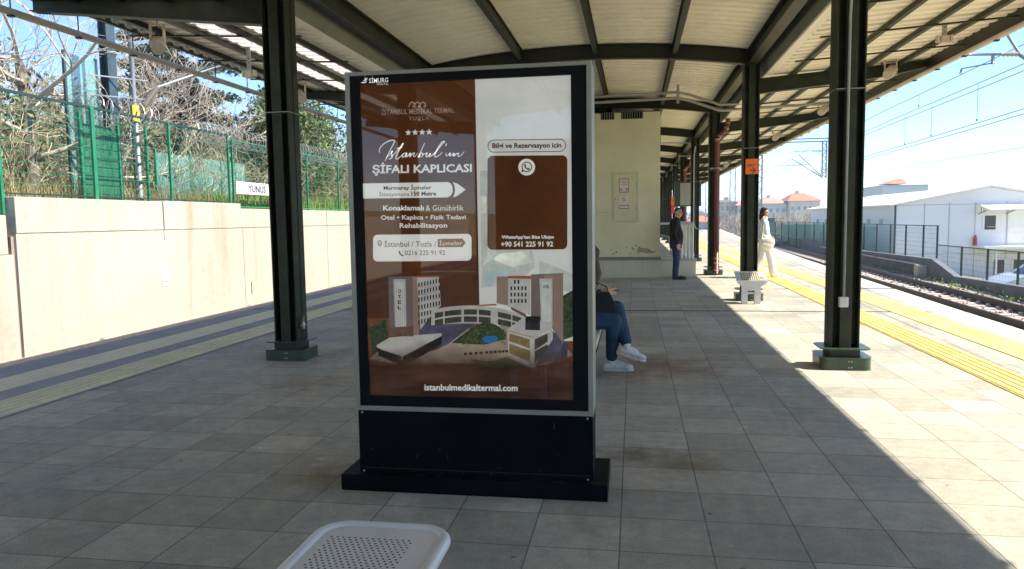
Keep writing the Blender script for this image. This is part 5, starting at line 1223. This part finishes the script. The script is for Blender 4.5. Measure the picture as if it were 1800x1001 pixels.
b = MB(); b.box(17.8, 18.55, gy0-.03, gy0, .55, 1.45); wf = b.build('window', M_white, wbld)
b = MB(); b.box(17.9, 18.42, gy0-.04, gy0-.03, .64, 1.36); b.build('pane', M_win, wf)
b = MB(); b.box(19.0, 19.9, gy0-.035, gy0, -.18, 1.6); b.build('door', M_white, wbld)
b = MB(); b.add([(17.5, gy0, 1.92), (20.2, gy0, 1.92), (20.3, gy0-1.0, 1.62), (17.7, gy0-1.0, 1.62), (17.5, gy0, 1.98), (20.2, gy0, 1.98), (20.3, gy0-1.0, 1.68), (17.7, gy0-1.0, 1.68)], [(0, 1, 2, 3), (7, 6, 5, 4), (0, 4, 5, 1), (1, 5, 6, 2), (2, 6, 7, 3), (3, 7, 4, 0)]); b.build('awning', M_roofw, wbld)
b = MB()
for x in (17.6, 18.9, 20.1):
    b.bar((x, gy0, 1.45), (x, gy0-.9, 1.62), .03, .03); b.bar((x, gy0-.3, 1.5), (x, gy0-.3, 1.8), .02, .02); b.bar((x, gy0-.6, 1.56), (x, gy0-.6, 1.72), .02, .02)
b.build('awning_bracket', M_ink, wbld)
b = MB(); b.box(17.4, 22.6, gy0-1.3, gy0, -.32, -.18); b.build('walkway', M_roofw, wbld)
b = MB()
for k in range(4): b.box(17.5, 22.6, gy0-1.28, gy0-1.26, -.05+.28*k, -.03+.28*k)
b.build('walkway_rail', M_white, wbld)
for x in (18.0, 19.5, 21.0):
    b = MB(); b.box(x-.04, x+.04, gy0-1.25, gy0-1.17, -3, -.3); b.build('walkway_post', M_white, wbld)
for x0, x1 in ((18.3, 19.0), (19.25, 20.2)):
    b = MB(); b.box(x0, x1, gy0-.03, gy0, -1.95, -.85); w_ = b.build('window', M_white, wbld)
    b = MB(); b.box(x0+.1, x1-.1, gy0-.04, gy0-.03, -1.88, -.93); b.build('pane', M_win, w_)
fe = thing('fire_extinguisher', 'small red fire extinguisher on the white gable left of the upper dark window', 'fire extinguisher', (17.45, 41.9, -.1))
b = MB(); b.tube([(17.45, 41.9, -.18), (17.45, 41.9, .22), (17.45, 41.9, .28)], [.09, .09, .05], 10); b.build('cylinder', mat('extinguisher_red', (.6, .03, .03), .4), fe, True)
b = MB(); b.tube([(17.45, 41.9, .28), (17.45, 41.9, .36)], .03, 6); b.bar((17.45, 41.9, .35), (17.56, 41.9, .30), .02, .02); b.build('valve', M_ink, fe)

# parked car
car = thing('parked_car', 'silver blue hatchback parked behind the trackside fence below the white building', 'car', (14.6, 28, -1.66))
cz = -1.68; yc = 28.0
M_car = mat('car_paint', (.45, .52, .60), .25, .3, .03, 2)
side = [(12.12, .30), (12.10, .55), (12.2, .72), (12.75, .92), (13.1, .98), (13.75, 1.40), (14.3, 1.50), (15.3, 1.48), (15.9, 1.25), (16.1, .95), (16.15, .35), (15.75, .30), (15.6, .55), (15.3, .62), (15.0, .55), (14.85, .28), (13.35, .28), (13.2, .55), (12.92, .62), (12.65, .55), (12.5, .30)]
b = MB(); b.prism([(x, cz+z_) for x, z_ in side], 1, yc, yc+1.7); b.build('body', M_car, car, bevel=.05)
b = MB(); b.prism([(13.25, cz+1.0), (13.85, cz+1.38), (14.5, cz+1.42), (14.5, cz+1.0)], 1, yc-.006, yc); b.prism([(14.58, cz+1.0), (14.58, cz+1.42), (15.3, cz+1.4), (15.75, cz+1.02)], 1, yc-.006, yc); b.build('side_window', M_win, car)
b = MB(); b.add([(13.12, yc+.12, cz+1.005), (13.12, yc+1.58, cz+1.005), (13.74, yc+1.5, cz+1.415), (13.74, yc+.2, cz+1.415)], [(0, 1, 2, 3)]); b.build('windscreen', M_win, car)
for x in (12.92, 15.3):
    b = MB(); b.tube([(x, yc-.02, cz+.31), (x, yc+.2, cz+.31)], .31, 20); w_ = b.build('wheel', M_ink, car)
    b = MB(); b.tube([(x, yc-.03, cz+.31), (x, yc-.02, cz+.31)], .19, 14); b.build('rim', M_mast, w_)
b = MB(); b.ell((12.28, yc+.12, cz+.66), (.10, .12, .07)); b.build('headlight', M_white, car, True)
b = MB(); b.ell((13.35, yc-.09, cz+1.02), (.07, .08, .06)); b.build('wing_mirror', M_car, car, True)

car.location.x += .5

# apartment blocks and houses far off
def block(label, x0, x1, y, dp, zb, ze_, zr_, wallc, cols, rows, roofc=None, tower=False, name='apartment_block'):
    t = thing(name, label, 'apartment block' if name == 'apartment_block' else 'house', ((x0+x1)/2, y, zb))
    mw = mat('facade_%02d%02d%02d' % tuple(int(c*99) for c in wallc), wallc, .8, 0, .05, .1)
    b = MB(); b.box(x0, x1, y, y+dp, zb, ze_); b.build('wall', mw, t)
    rm = roofc or M_tile
    b = MB(); o = .5; xm0, xm1 = x0+(x1-x0)*.3, x1-(x1-x0)*.3
    b.add([(x0-o, y-o, ze_), (x1+o, y-o, ze_), (x1+o, y+dp+o, ze_), (x0-o, y+dp+o, ze_), (xm0, y+dp/2, zr_), (xm1, y+dp/2, zr_)], [(0, 1, 5, 4), (1, 2, 5), (2, 3, 4, 5), (3, 0, 4), (3, 2, 1, 0)])
    rf = b.build('roof', rm, t)
    b = MB(); b.box(xm0+.5, xm0+1.2, y+dp/2-.3, y+dp/2+.3, zr_-.6, zr_+.5); b.build('chimney', mw, rf)
    for r_ in range(rows):
        for c_ in range(cols):
            xx = x0+(x1-x0)*(c_+.5)/cols; zz = ze_-(r_+.62)*(ze_-zb)/max(rows, 1)*.95
            b = MB(); b.box(xx-(x1-x0)/cols*.22, xx+(x1-x0)/cols*.22, y-.04, y-.005, zz-.35, zz+.35); b.build('window', M_winb, t)
block('pale apartment block with an orange tiled roof, right one of the pair above the fence', 29.5, 35.0, 150, 12, -3, 4.3, 5.9, (.60, .57, .52), 5, 3)
block('pale blue apartment block with a faded tiled roof, left of the pair above the fence', 24.6, 29.3, 152, 12, -3, 3.9, 5.2, (.50, .57, .62), 4, 3, mat('faded_tile', (.38, .24, .19), .8, 0, .15, .4))
block('wide pale blue block rising behind the white prefabricated roof', 52.4, 61.3, 170, 14, -3, 7.6, 7.9, (.42, .52, .56), 7, 3, M_conc)
t = thing('roof_penthouse', 'orange tiled penthouse roof on the wide pale blue block', 'penthouse', (55.5, 172, 7.9))
b = MB(); b.add([(53.2, 171, 7.95), (57.8, 171, 7.95), (57.8, 178, 7.95), (53.2, 178, 7.95), (56, 173.5, 9.1), (57.2, 173.5, 9.1)], [(0, 1, 5, 4), (1, 2, 5), (2, 3, 4, 5), (3, 0, 4)]); b.build('roof', M_tile, t)
block('tall cream apartment block between the brown downpipe and the orange sign', 14.3, 16.8, 130, 10, -3, 3.9, 4.4, (.58, .54, .46), 3, 4, M_conc)
block('pale blue grey apartment block with pink roof left of the orange sign', 17.0, 19.4, 128, 10, -3, 3.3, 4.2, (.50, .55, .60), 3, 4, mat('pink_tile', (.50, .24, .2), .8))
block('low grey blue house with an orange roof beyond the stair rail', 6.6, 9.2, 92, 8, -1, .9, 1.7, (.42, .48, .54), 2, 1, None, False, 'house')
block('low pale house with an orange roof behind the farthest columns', 1.5, 5.8, 100, 8, -1, 1.0, 2.0, (.50, .50, .48), 3, 1, None, False, 'house')
# green kiosk, green hoarding, rubble heap
t = thing('green_kiosk', 'dark green metal kiosk beside the far track, seen between the columns', 'kiosk', (7.9, 60, -.9))
b = MB(); b.box(8.62, 9.32, 60, 61.2, -.95, 1.20); b.build('wall', mat('kiosk_green', (.02, .13, .10), .5, 0, .2, 2), t)
b = MB(); b.box(8.55, 9.4, 59.9, 61.3, 1.20, 1.28); b.build('roof', M_greenbase, t)
# moved clear of the rails
for o in [t]: o.location.x += 4.6; o.location.y += 18
t = thing('green_hoarding', 'long green hoarding panels in the waste ground behind the walking woman', 'hoarding', (16, 70, -1.5))
b = MB(); b.box(13.6, 22, 72, 72.1, -2.4, .65); b.build('panel', mat('hoarding_green', (.03, .17, .13), .6, 0, .2, .5), t)
b = MB()
for k in range(8): b.box(13.6+k*1.2, 13.66+k*1.2, 71.95, 72, -2.4, .7)
b.build('post', M_rfence, t)
t = thing('rubble_heap', 'grey heap of broken concrete by the track beyond the downpipe', 'rubble', (9.6, 44, -.9))
rk = random.Random(5); b = MB()
for i in range(26):
    c = Vector((11.0+rk.uniform(-.7, .7)+.2, 62+rk.uniform(-1.5, 1.5), -.8+rk.uniform(0, .5))); s_ = rk.uniform(.18, .4); f, l, u = fr(rk.uniform(0, 6), rk.uniform(-.6, .6)); b.ell(c, (s_, s_*.7, s_*.5), (f, l, u), 5, 4)
b.build('rubble_block', M_conc, t)

# catenary structures and wires right
def lattice(x, y, z0, z1, w_, label, name='lattice_mast'):
    t = thing(name, label, 'mast', (x, y, z0)); b = MB()
    for sx in (-1, 1):
        for sy in (-1, 1): b.box(x+sx*w_/2-.02, x+sx*w_/2+.02, y+sy*w_/2-.02, y+sy*w_/2+.02, z0, z1)
    b.build('leg', M_mast, t); b = MB(); z_ = z0; k = 0; h = w_*1.25
    while z_+h <= z1+.01:
        for sy in (-1, 1): b.bar((x-w_/2*(1 if k % 2 else -1), y+sy*w_/2, z_), (x+w_/2*(1 if k % 2 else -1), y+sy*w_/2, z_+h), .022, .022)
        for sx in (-1, 1): b.bar((x+sx*w_/2, y-w_/2*(1 if k % 2 else -1), z_), (x+sx*w_/2, y+w_/2*(1 if k % 2 else -1), z_+h), .022, .022)
        z_ += h; k += 1
    b.build('lacing', M_mast, t); return t
def cantilever(t, x, y, zt, dx):
    b = MB(); b.tube([(x, y, zt-.15), (x+dx, y, zt-.55)], .025, 6); b.tube([(x, y, zt-1.4), (x+dx*.9, y, zt-.45)], .025, 6); b.tube([(x, y, zt-.75), (x+dx*1.15, y, zt-.80)], .02, 6); b.bar((x+dx*1.0, y, zt-.8), (x+dx*1.05, y, zt-.95), .03, .03); b.build('cantilever', M_mast, t)
    b = MB()
    for (p, q) in (((x, y, zt-.15), (x+dx, y, zt-.55)), ((x, y, zt-1.4), (x+dx*.9, y, zt-.45))):
        p = Vector(p); q = Vector(q); b.tube([p.lerp(q, .05+.02*i) for i in range(9)], [.05 if i % 2 else .03 for i in range(9)], 8)
    b.build('insulator', M_porc, t, True)
g = thing('catenary_portal', 'steel catenary gantry with a hanging lattice drop post over the tracks on the right', 'gantry', (9, 45, 5.8))
b = MB()
for dz in (0, .28): b.box(6.9, 11.25, 44.95, 45.05, 5.66+dz*.6, 5.72+dz*.6)
b.build('boom', M_mast, g)
b = MB(); x = 10.68
for sx in (-.11, .11):
    for sy in (-.08, .08): b.box(x+sx-.018, x+sx+.018, 45+sy-.018, 45+sy+.018, 3.62, 5.68)
for k in range(11):
    s_ = 1 if k % 2 else -1
    for sy in (-.08, .08): b.bar((x-.11*s_, 45+sy, 3.65+k*.18), (x+.11*s_, 45+sy, 3.83+k*.18), .02, .02)
b.build('drop_post', M_mast, g)
b = MB(); b.tube([(10.55, 45, 3.75), (9.3, 45, 4.95)], .022, 6); b.tube([(10.55, 45, 3.68), (8.9, 45, 4.75)], .022, 6); b.tube([(10.6, 45, 5.15), (9.0, 45, 5.18)], .02, 6); b.tube([(9.9, 45, 4.42), (8.3, 45, 4.35)], .018, 6); b.build('cantilever', M_mast, g)
for p, q in (((10.55, 45, 3.75), (10.1, 45, 4.18)), ((10.55, 45, 3.68), (10.0, 45, 4.04)), ((10.5, 45, 5.15), (10.0, 45, 5.16))):
    b = MB(); p = Vector(p); q = Vector(q); b.tube([p.lerp(q, i/10) for i in range(11)], [.045 if i % 2 else .025 for i in range(11)], 6)
    b.build('insulator', M_porc, g, True)
m1 = lattice(7.22, 45.4, -.9, 6.2, .26, 'slim lattice mast rising just behind the orange signed column'); 
m2 = lattice(9.55, 76, -.9, 7.4, .5, 'lattice mast seen between the brown downpipe and the orange signed column')
m3 = lattice(8.6, 92, -.9, 6.4, .35, 'distant lattice mast right of the hanging information screen')
nc = thing('catenary_cantilever', 'grey registration arms and insulators of the nearest catenary support at the top right', 'catenary support', (7.4, 16, 4.6))
b = MB(); b.tube([(6.95, 16, 5.15), (7.33, 16, 4.53)], .028, 8); b.tube([(7.33, 16, 4.53), (7.9, 16, 4.1)], .04, 8); b.tube([(5.9, 16, 4.60), (7.3, 16, 4.545)], .024, 8); b.tube([(6.30, 16, 4.32), (6.85, 16, 4.40)], .014, 6); b.tube([(7.9, 16, 4.1), (8.9, 16, 3.7), (10.2, 16, 3.2)], .04, 8); b.build('arm', M_mast, nc, True)
b = MB()
for p, q in (((7.0, 16, 4.56), (7.3, 16, 4.545)),):
    p = Vector(p); q = Vector(q); b.tube([p.lerp(q, i/8) for i in range(9)], [.05 if i % 2 else .03 for i in range(9)], 8)
b.build('insulator', M_porc, nc, True)
b = MB(); b.tube([(6.85, 16, 4.56), (6.85, 16, 4.38)], .03, 6); b.build('steady_clamp', M_mast, nc, True)
b = MB(); b.tube([(6.3, 16, 4.32), (6.28, 16, 4.22)], .02, 6); b.build('wire_clip', M_mast, nc, True)
b = MB(); b.tube([(10.2, 16, -1), (10.2, 16, 6.5)], .09, 8); b.build('support_post', M_mast, nc, True)
wires = [('upper messenger wire above the right-hand track', 8.55, 5.42, 5.30), ('contact wire pair above the right-hand track, upper strand', 8.75, 5.07, 4.95), ('contact wire pair above the right-hand track, lower strand', 8.95, 4.98, 4.90), ('feeder wire over the right-hand track, below the contact wire pair', 8.85, 4.08, 3.92), ('second feeder wire over the right-hand track just under the first', 9.05, 4.02, 3.86), ('lone low wire crossing the sky above the white building', 14.0, 3.86, 4.1)]
for lab, x, z0_, z1_ in wires:
    b = MB(); pts = []
    for i in range(41): y = 4+i*3.6; s_ = (i % 10)/10; pts.append((x+(lerp(RAILA, y)-7.8)*(1 if x < 12 else .2), y, z0_+(z1_-z0_)*min(1, y/60)-.35*4*s_*(1-s_)*.35))
    b.tube(pts, .011, 4); props(b.build('overhead_wire', M_wire, None, True), lab, 'wire', 'overhead wires right of the platform')
t = thing('wire_droppers', 'short vertical dropper wires between the strands above the right-hand track', 'dropper wires', (8.8, 20, 4.5))
for x, y, z0_, z1_ in ((8.85, 18.9, 4.05, 5.0), (8.9, 22.0, 4.0, 4.95), (8.95, 25.6, 3.98, 4.9), (8.95, 28.2, 3.95, 4.88), (8.75, 26.2, 4.98, 5.35)):
    xx = x+(lerp(RAILA, y)-7.8); b = MB(); b.tube([(xx, y, z0_), (xx, y, z1_)], .007, 4); b.ell((xx, y, z0_), (.02, .02, .04)); b.build('dropper', M_wire, t)

# ------------------------------------------------------------------ vegetation
def leafmass(mb, c, rad, n, size, rng, flat_=1., bias=0.):
    """many small leaf faces through an uneven ellipsoidal volume"""
    c = Vector(c)
    for _ in range(n):
        d = Vector((rng.gauss(0, 1), rng.gauss(0, 1), rng.gauss(0, 1)))
        if d.length < 1e-4: continue
        d.normalize(); r_ = rng.random()**.45*(1+.35*mnoise.noise(d*2.3+c))
        p = c+Vector((d.x*rad[0], d.y*rad[1], d.z*rad[2]))*r_
        s_ = size*rng.uniform(.5, 1.3); a = Vector((rng.uniform(-1, 1), rng.uniform(-1, 1), rng.uniform(-1, 1)*flat_)).normalized(); b_ = a.orthogonal().normalized()
        b_ = (b_+a.cross(b_)*rng.uniform(-1, 1)).normalized()
        mb.add([p-a*s_, p+b_*s_*.55, p+a*s_, p-b_*s_*.5], [(0, 1, 2, 3)])
def branches(mb, p, d, L, r_, depth, rng, tips, spread=.6, up=.15, n=5, minr=.006, kids=(2, 4)):
    pts = [Vector(p)]; rs = [r_]; k = 5 if depth > 1 else 4; dd = Vector(d).normalized()
    for i in range(k):
        dd = (dd+Vector((rng.gauss(0, .16), rng.gauss(0, .16), rng.gauss(0, .10)+up*.12))).normalized()
        pts.append(pts[-1]+dd*L/k); rs.append(max(minr, r_*(1-.5*(i+1)/k)))
    mb.tube(pts, rs, n if r_ > .03 else 3, False)
    if depth <= 0: tips.append(pts[-1]); return
    for j in range(rng.randint(*kids)):
        i = rng.randint(2, k); q = pts[i]; v = Vector((rng.gauss(0, 1), rng.gauss(0, 1), rng.gauss(0, .6)+up)).normalized()
        branches(mb, q, (dd+v*spread*1.4).normalized(), L*rng.uniform(.5, .8), rs[i]*.62, depth-1, rng, tips, spread, up, n, minr, kids)
def bare_tree(x, y, h, label, seed, r_=.10, m=None, lean=(0, 0), kids=(3, 5), depth=4, low=.28, minr=.006, name='bare_tree'):
    rng = random.Random(seed); z0 = ground_z(x, y)-.1; t = thing(name, label, 'tree', (x, y, z0), 'bare trees on the bank')
    b = MB(); pts = [Vector((x, y, z0))]; d = Vector((lean[0], lean[1], 1)).normalized(); rs = [r_]
    for i in range(6): d = (d+Vector((rng.gauss(0, .09), rng.gauss(0, .09), .05))).normalized(); pts.append(pts[-1]+d*h*.5/6); rs.append(r_*(1-.09*i))
    b.tube(pts, rs, 8); b.build('trunk', m or M_bark, t, True)
    b = MB(); tips = []
    for i in range(2, 7):
        for _ in range(2 if i > 3 else 1):
            v = Vector((rng.gauss(0, 1), rng.gauss(0, 1), rng.uniform(.2, 1))).normalized()
            branches(b, pts[i], v, h*rng.uniform(.28, .42), rs[i]*.55, depth-1, rng, tips, .6, .25, 5, minr, kids)
    b.build('crown', M_twig, t, True); return t
bare_tree(-13.8, 15.4, 6.8, 'bare tree with a thick curved trunk and arching limb left of the dark steel mast', 11, .15, M_bark, (.05, .0), (3, 4))
bare_tree(-14.5, 12.9, 5.4, 'pale twiggy bare tree against the sky at the left edge', 4, .07, None, (.0, -.1), (3, 4))
bare_tree(-15.5, 14.4, 5.6, 'pale bare tree with pinkish twigs, second from the left edge', 5, .08, None, (0, 0), (3, 4))
bare_tree(-14.2, 18.4, 5.6, 'pale bare tree right of the silver mast', 8, .08, None, (0, .1), (3, 4))
bare_tree(-15.0, 19.9, 5.2, 'bare tree behind the insulated bracket arm', 9, .10, M_bark, (.1, 0), (3, 4))
bare_tree(-13.6, 21.8, 3.9, 'low pale bare tree with forked stems behind the razor wire', 15, .05, None, (0, 0), (3, 4), 4)
bare_tree(-17.5, 17.5, 6.5, 'grey bare tree deep in the thicket behind the gate panels', 21, .10, M_bark, (0, 0), (3, 4))
bare_tree(-13.1, 10.6, 4.2, 'slender pale bare tree above the left fence panel', 31, .05, None, (0, .1), (3, 4))
def conifer(x, y, h, label, seed, rad, mleaf, mtrunk, z_lo=.25, dens=1., droop=.1, r_=.16, kind='cedar_tree'):
    rng = random.Random(seed); z0 = ground_z(x, y)-.1; t = thing(kind, label, 'tree', (x, y, z0))
    b = MB(); b.tube([(x, y, z0), (x+.05, y, z0+h*.5), (x, y, z0+h)], [r_, r_*.7, .03], 8); b.build('trunk', mtrunk, t, True)
    lv = MB(); br = MB(); k = int(26*dens)
    for i in range(k):
        f_ = z_lo+(1-z_lo)*(i+.5)/k; az = i*2.4+rng.uniform(-.4, .4); L = rad*(1.15-f_)*rng.uniform(.65, 1.2); p = Vector((x, y, z0+h*f_)); n = 7; q = [p]
        for j in range(1, n+1): s_ = j/n; q.append(p+Vector((math.cos(az)*L*s_, math.sin(az)*L*s_, L*(.18*s_-droop*s_*s_*2))))
        br.tube(q, [max(.008, r_*.35*(1-j/n*.8)) for j in range(n+1)], 4, False)
        for j in range(2, n+1): leafmass(lv, q[j]+Vector((0, 0, -.02)), (L*.16+.12, L*.16+.12, .12+L*.03), int(50*dens), .075, rng, .35)
    br.build('limbs', mtrunk, t, True); lv.build('crown', mleaf, t); return t
conifer(-15.2, 23.2, 8.6, 'dark spreading cedar with tiered limbs left of the nearest left column', 41, 3.4, M_leafd, M_barkd, .34, 2.0, .10, .2)
conifer(-19.0, 27.5, 8.5, 'second dark cedar further back behind the thicket', 43, 3.0, M_leafd, M_barkd, .25, 1.1)
conifer(-13.4, 8.9, 6.6, 'yellow green cypress whose drooping sprays enter at the top left corner', 47, 2.1, M_leafy, M_barkd, .3, 1.7, .35, .14, 'cypress_tree')
def bush(x, y, h, w_, label, seed, m, n=2600, size=.06, group=None):
    rng = random.Random(seed); z0 = ground_z(x, y)-.1; t = thing('bush', label, 'bush', (x, y, z0), group)
    b = MB(); tips = []
    for i in range(6): branches(b, (x+rng.uniform(-.2, .2), y+rng.uniform(-.2, .2), z0), (rng.gauss(0, .4), rng.gauss(0, .4), 1), h*.5, .035, 2, rng, tips, .6, .3, 4, .006, (2, 3))
    b.build('stems', M_bark, t, True); b = MB()
    for i in range(9):
        c = (x+rng.uniform(-.6, .6)*w_, y+rng.uniform(-.6, .6)*w_, z0+h*rng.uniform(.25, .85)); leafmass(b, c, (w_*.48, w_*.48, h*.22), n//9, size, rng)
    b.build('foliage', m, t); return t
bush(-13.8, 27.6, 5.4, 2.2, 'tall glossy green bush right of the nearest left column', 51, M_leaf, 8000, .085)
bush(-14.5, 31.5, 5.0, 2.6, 'broad green bush behind the display edge on the left bank', 52, M_leaf, 7000, .085)
bush(-16.5, 25.0, 3.8, 2.2, 'olive green bush below the dark cedar', 53, M_scrub, 5200, .075)
bush(-17.5, 21.5, 3.2, 2.2, 'yellowish green bush left of the cedar trunk', 54, M_scrub, 4500, .075)
bush(-16.8, 35.5, 5.6, 3.0, 'far green bush at the end of the left bank', 55, M_leaf, 5200, .10)
# thicket and dry reeds on the bank: nobody could count these
rng = random.Random(77); b = MB()
for i in range(700):
    y = rng.uniform(6, 44); x = rng.uniform(-19, -12.2); z0 = ground_z(x, y); tips = []
    hh = rng.uniform(1.0, 2.3)*(1.2 if x < -15 else .85)
    branches(b, (x, y, z0-.1), (rng.gauss(0, .25), rng.gauss(0, .25), 1), hh, .014, 2, rng, tips, .7, .2, 3, .0055, (2, 4))
props(b.build('thicket_twigs', mat('thicket_twig', (.46, .40, .28), .9, 0, .4, .9)), 'tangle of pale bare twigs filling the bank behind the green fence', 'thicket', kind='stuff')
b = MB()
for i in range(420):
    y = rng.uniform(6, 60); x = -14.3-11*rng.random()**1.2; z0 = ground_z(x, y); hh = rng.uniform(2.0, 3.7)*(1+.05*max(0, -x-15)); leafmass(b, (x, y, z0+hh*.5), (.95, .95, hh*.6), 300, .10, rng)
props(b.build('thicket_leaves', M_scrub), 'dusty olive undergrowth on the bank behind the green fence', 'undergrowth', kind='stuff')
def blades(name, label, m, n, xr, yr, hr, seed, w_=.012, kind='stuff'):
    rng = random.Random(seed); b = MB()
    for i in range(n):
        x = rng.uniform(*xr); y = rng.uniform(*yr); z0 = ground_z(x, y)-.02; h = rng.uniform(*hr)*(.6+.8*abs(mnoise.noise(Vector((x*.6, y*.6, 0))))); a = rng.uniform(0, 6.3); l_ = Vector((rng.gauss(0, .25), rng.gauss(0, .25), 0))*h; s_ = Vector((math.cos(a), math.sin(a), 0))*w_
        p = Vector((x, y, z0)); m1_ = p+l_*.35+Vector((0, 0, h*.6)); e = p+l_+Vector((0, 0, h)); b.add([p-s_, p+s_, m1_+s_*.7, m1_-s_*.7, e], [(0, 1, 2, 3), (3, 2, 4)])
    return props(b.build(name, m), label, 'grass', kind=kind)
blades('dry_reeds', 'tall dry straw coloured grass at the foot of the thicket behind the fence', M_dry, 13000, (-14.6, -11.75), (7, 36), (.25, .95), 81, .007)
blades('bank_grass', 'fresh green grass along the fence foot right of the nearest left column', M_grass, 6500, (-13.5, -11.7), (20, 38), (.25, .8), 82, .014)
rng = random.Random(90)
b = MB()
for i in range(190):
    y = rng.uniform(12, 40); x = lerp(BX, y)-.08-rng.random()**2*.55; z0 = GZ+.01; leafmass(b, (x, y, z0+.06), (.09, .09, .08+.1*rng.random()), 9, .035, rng)
props(b.build('trackside_weeds', M_grass), 'green weeds growing along the foot of the grey trackside wall', 'weeds', kind='stuff')
# scrub and small trees in the waste ground on the right
b = MB()
for i in range(360):
    y = rng.uniform(84, 140); x = rng.uniform(10, 55); z0 = -2.6; tips = []
    branches(b, (x, y, z0), (rng.gauss(0, .2), rng.gauss(0, .2), 1), rng.uniform(1.7, 3.2), .05, 2, rng, tips, .6, .3, 3, .02, (3, 5))
props(b.build('far_scrub', mat('far_scrub_twig', (.33, .28, .22), .95, 0, .3, .2)), 'hazy brown leafless scrub in front of the distant apartment blocks', 'scrub', kind='stuff')
b = MB()
for i in range(240):
    y = rng.uniform(80, 135); x = rng.uniform(12, 60); leafmass(b, (x, y, -2.0+rng.random()), (1.6, 1.6, 1.0), 40, .22, rng)
props(b.build('far_undergrowth', M_dry), 'pale tan undergrowth on the waste ground beyond the fence', 'undergrowth', kind='stuff')
b = MB()
for i in range(60):
    y = rng.uniform(150, 230); x = rng.uniform(-40, 20); leafmass(b, (x, y, .5+rng.random()), (4, 4, 2.6), 70, .45, rng)
props(b.build('far_trees', mat('far_tree_green', (.10, .13, .07), .9, 0, .3, .1)), 'far line of grey green trees closing the view along the tracks', 'trees', kind='stuff')

# ------------------------------------------------------------------ thin air haze
b = MB(); b.box(-880, 1150, -110, 2300, -5, 14)
hz = b.build('haze', None); hz.data.materials.clear()
mh = bpy.data.materials.new('haze_air'); mh.use_nodes = True; nh = mh.node_tree.nodes; nh.remove(nh['Principled BSDF'])
pv = nh.new('ShaderNodeVolumePrincipled'); pv.inputs['Color'].default_value = (.86, .92, 1, 1); pv.inputs['Density'].default_value = .0011; pv.inputs['Anisotropy'].default_value = .2
mh.node_tree.links.new(pv.outputs[0], nh['Material Output'].inputs['Volume']); hz.data.materials.append(mh); props(hz, kind='stuff')
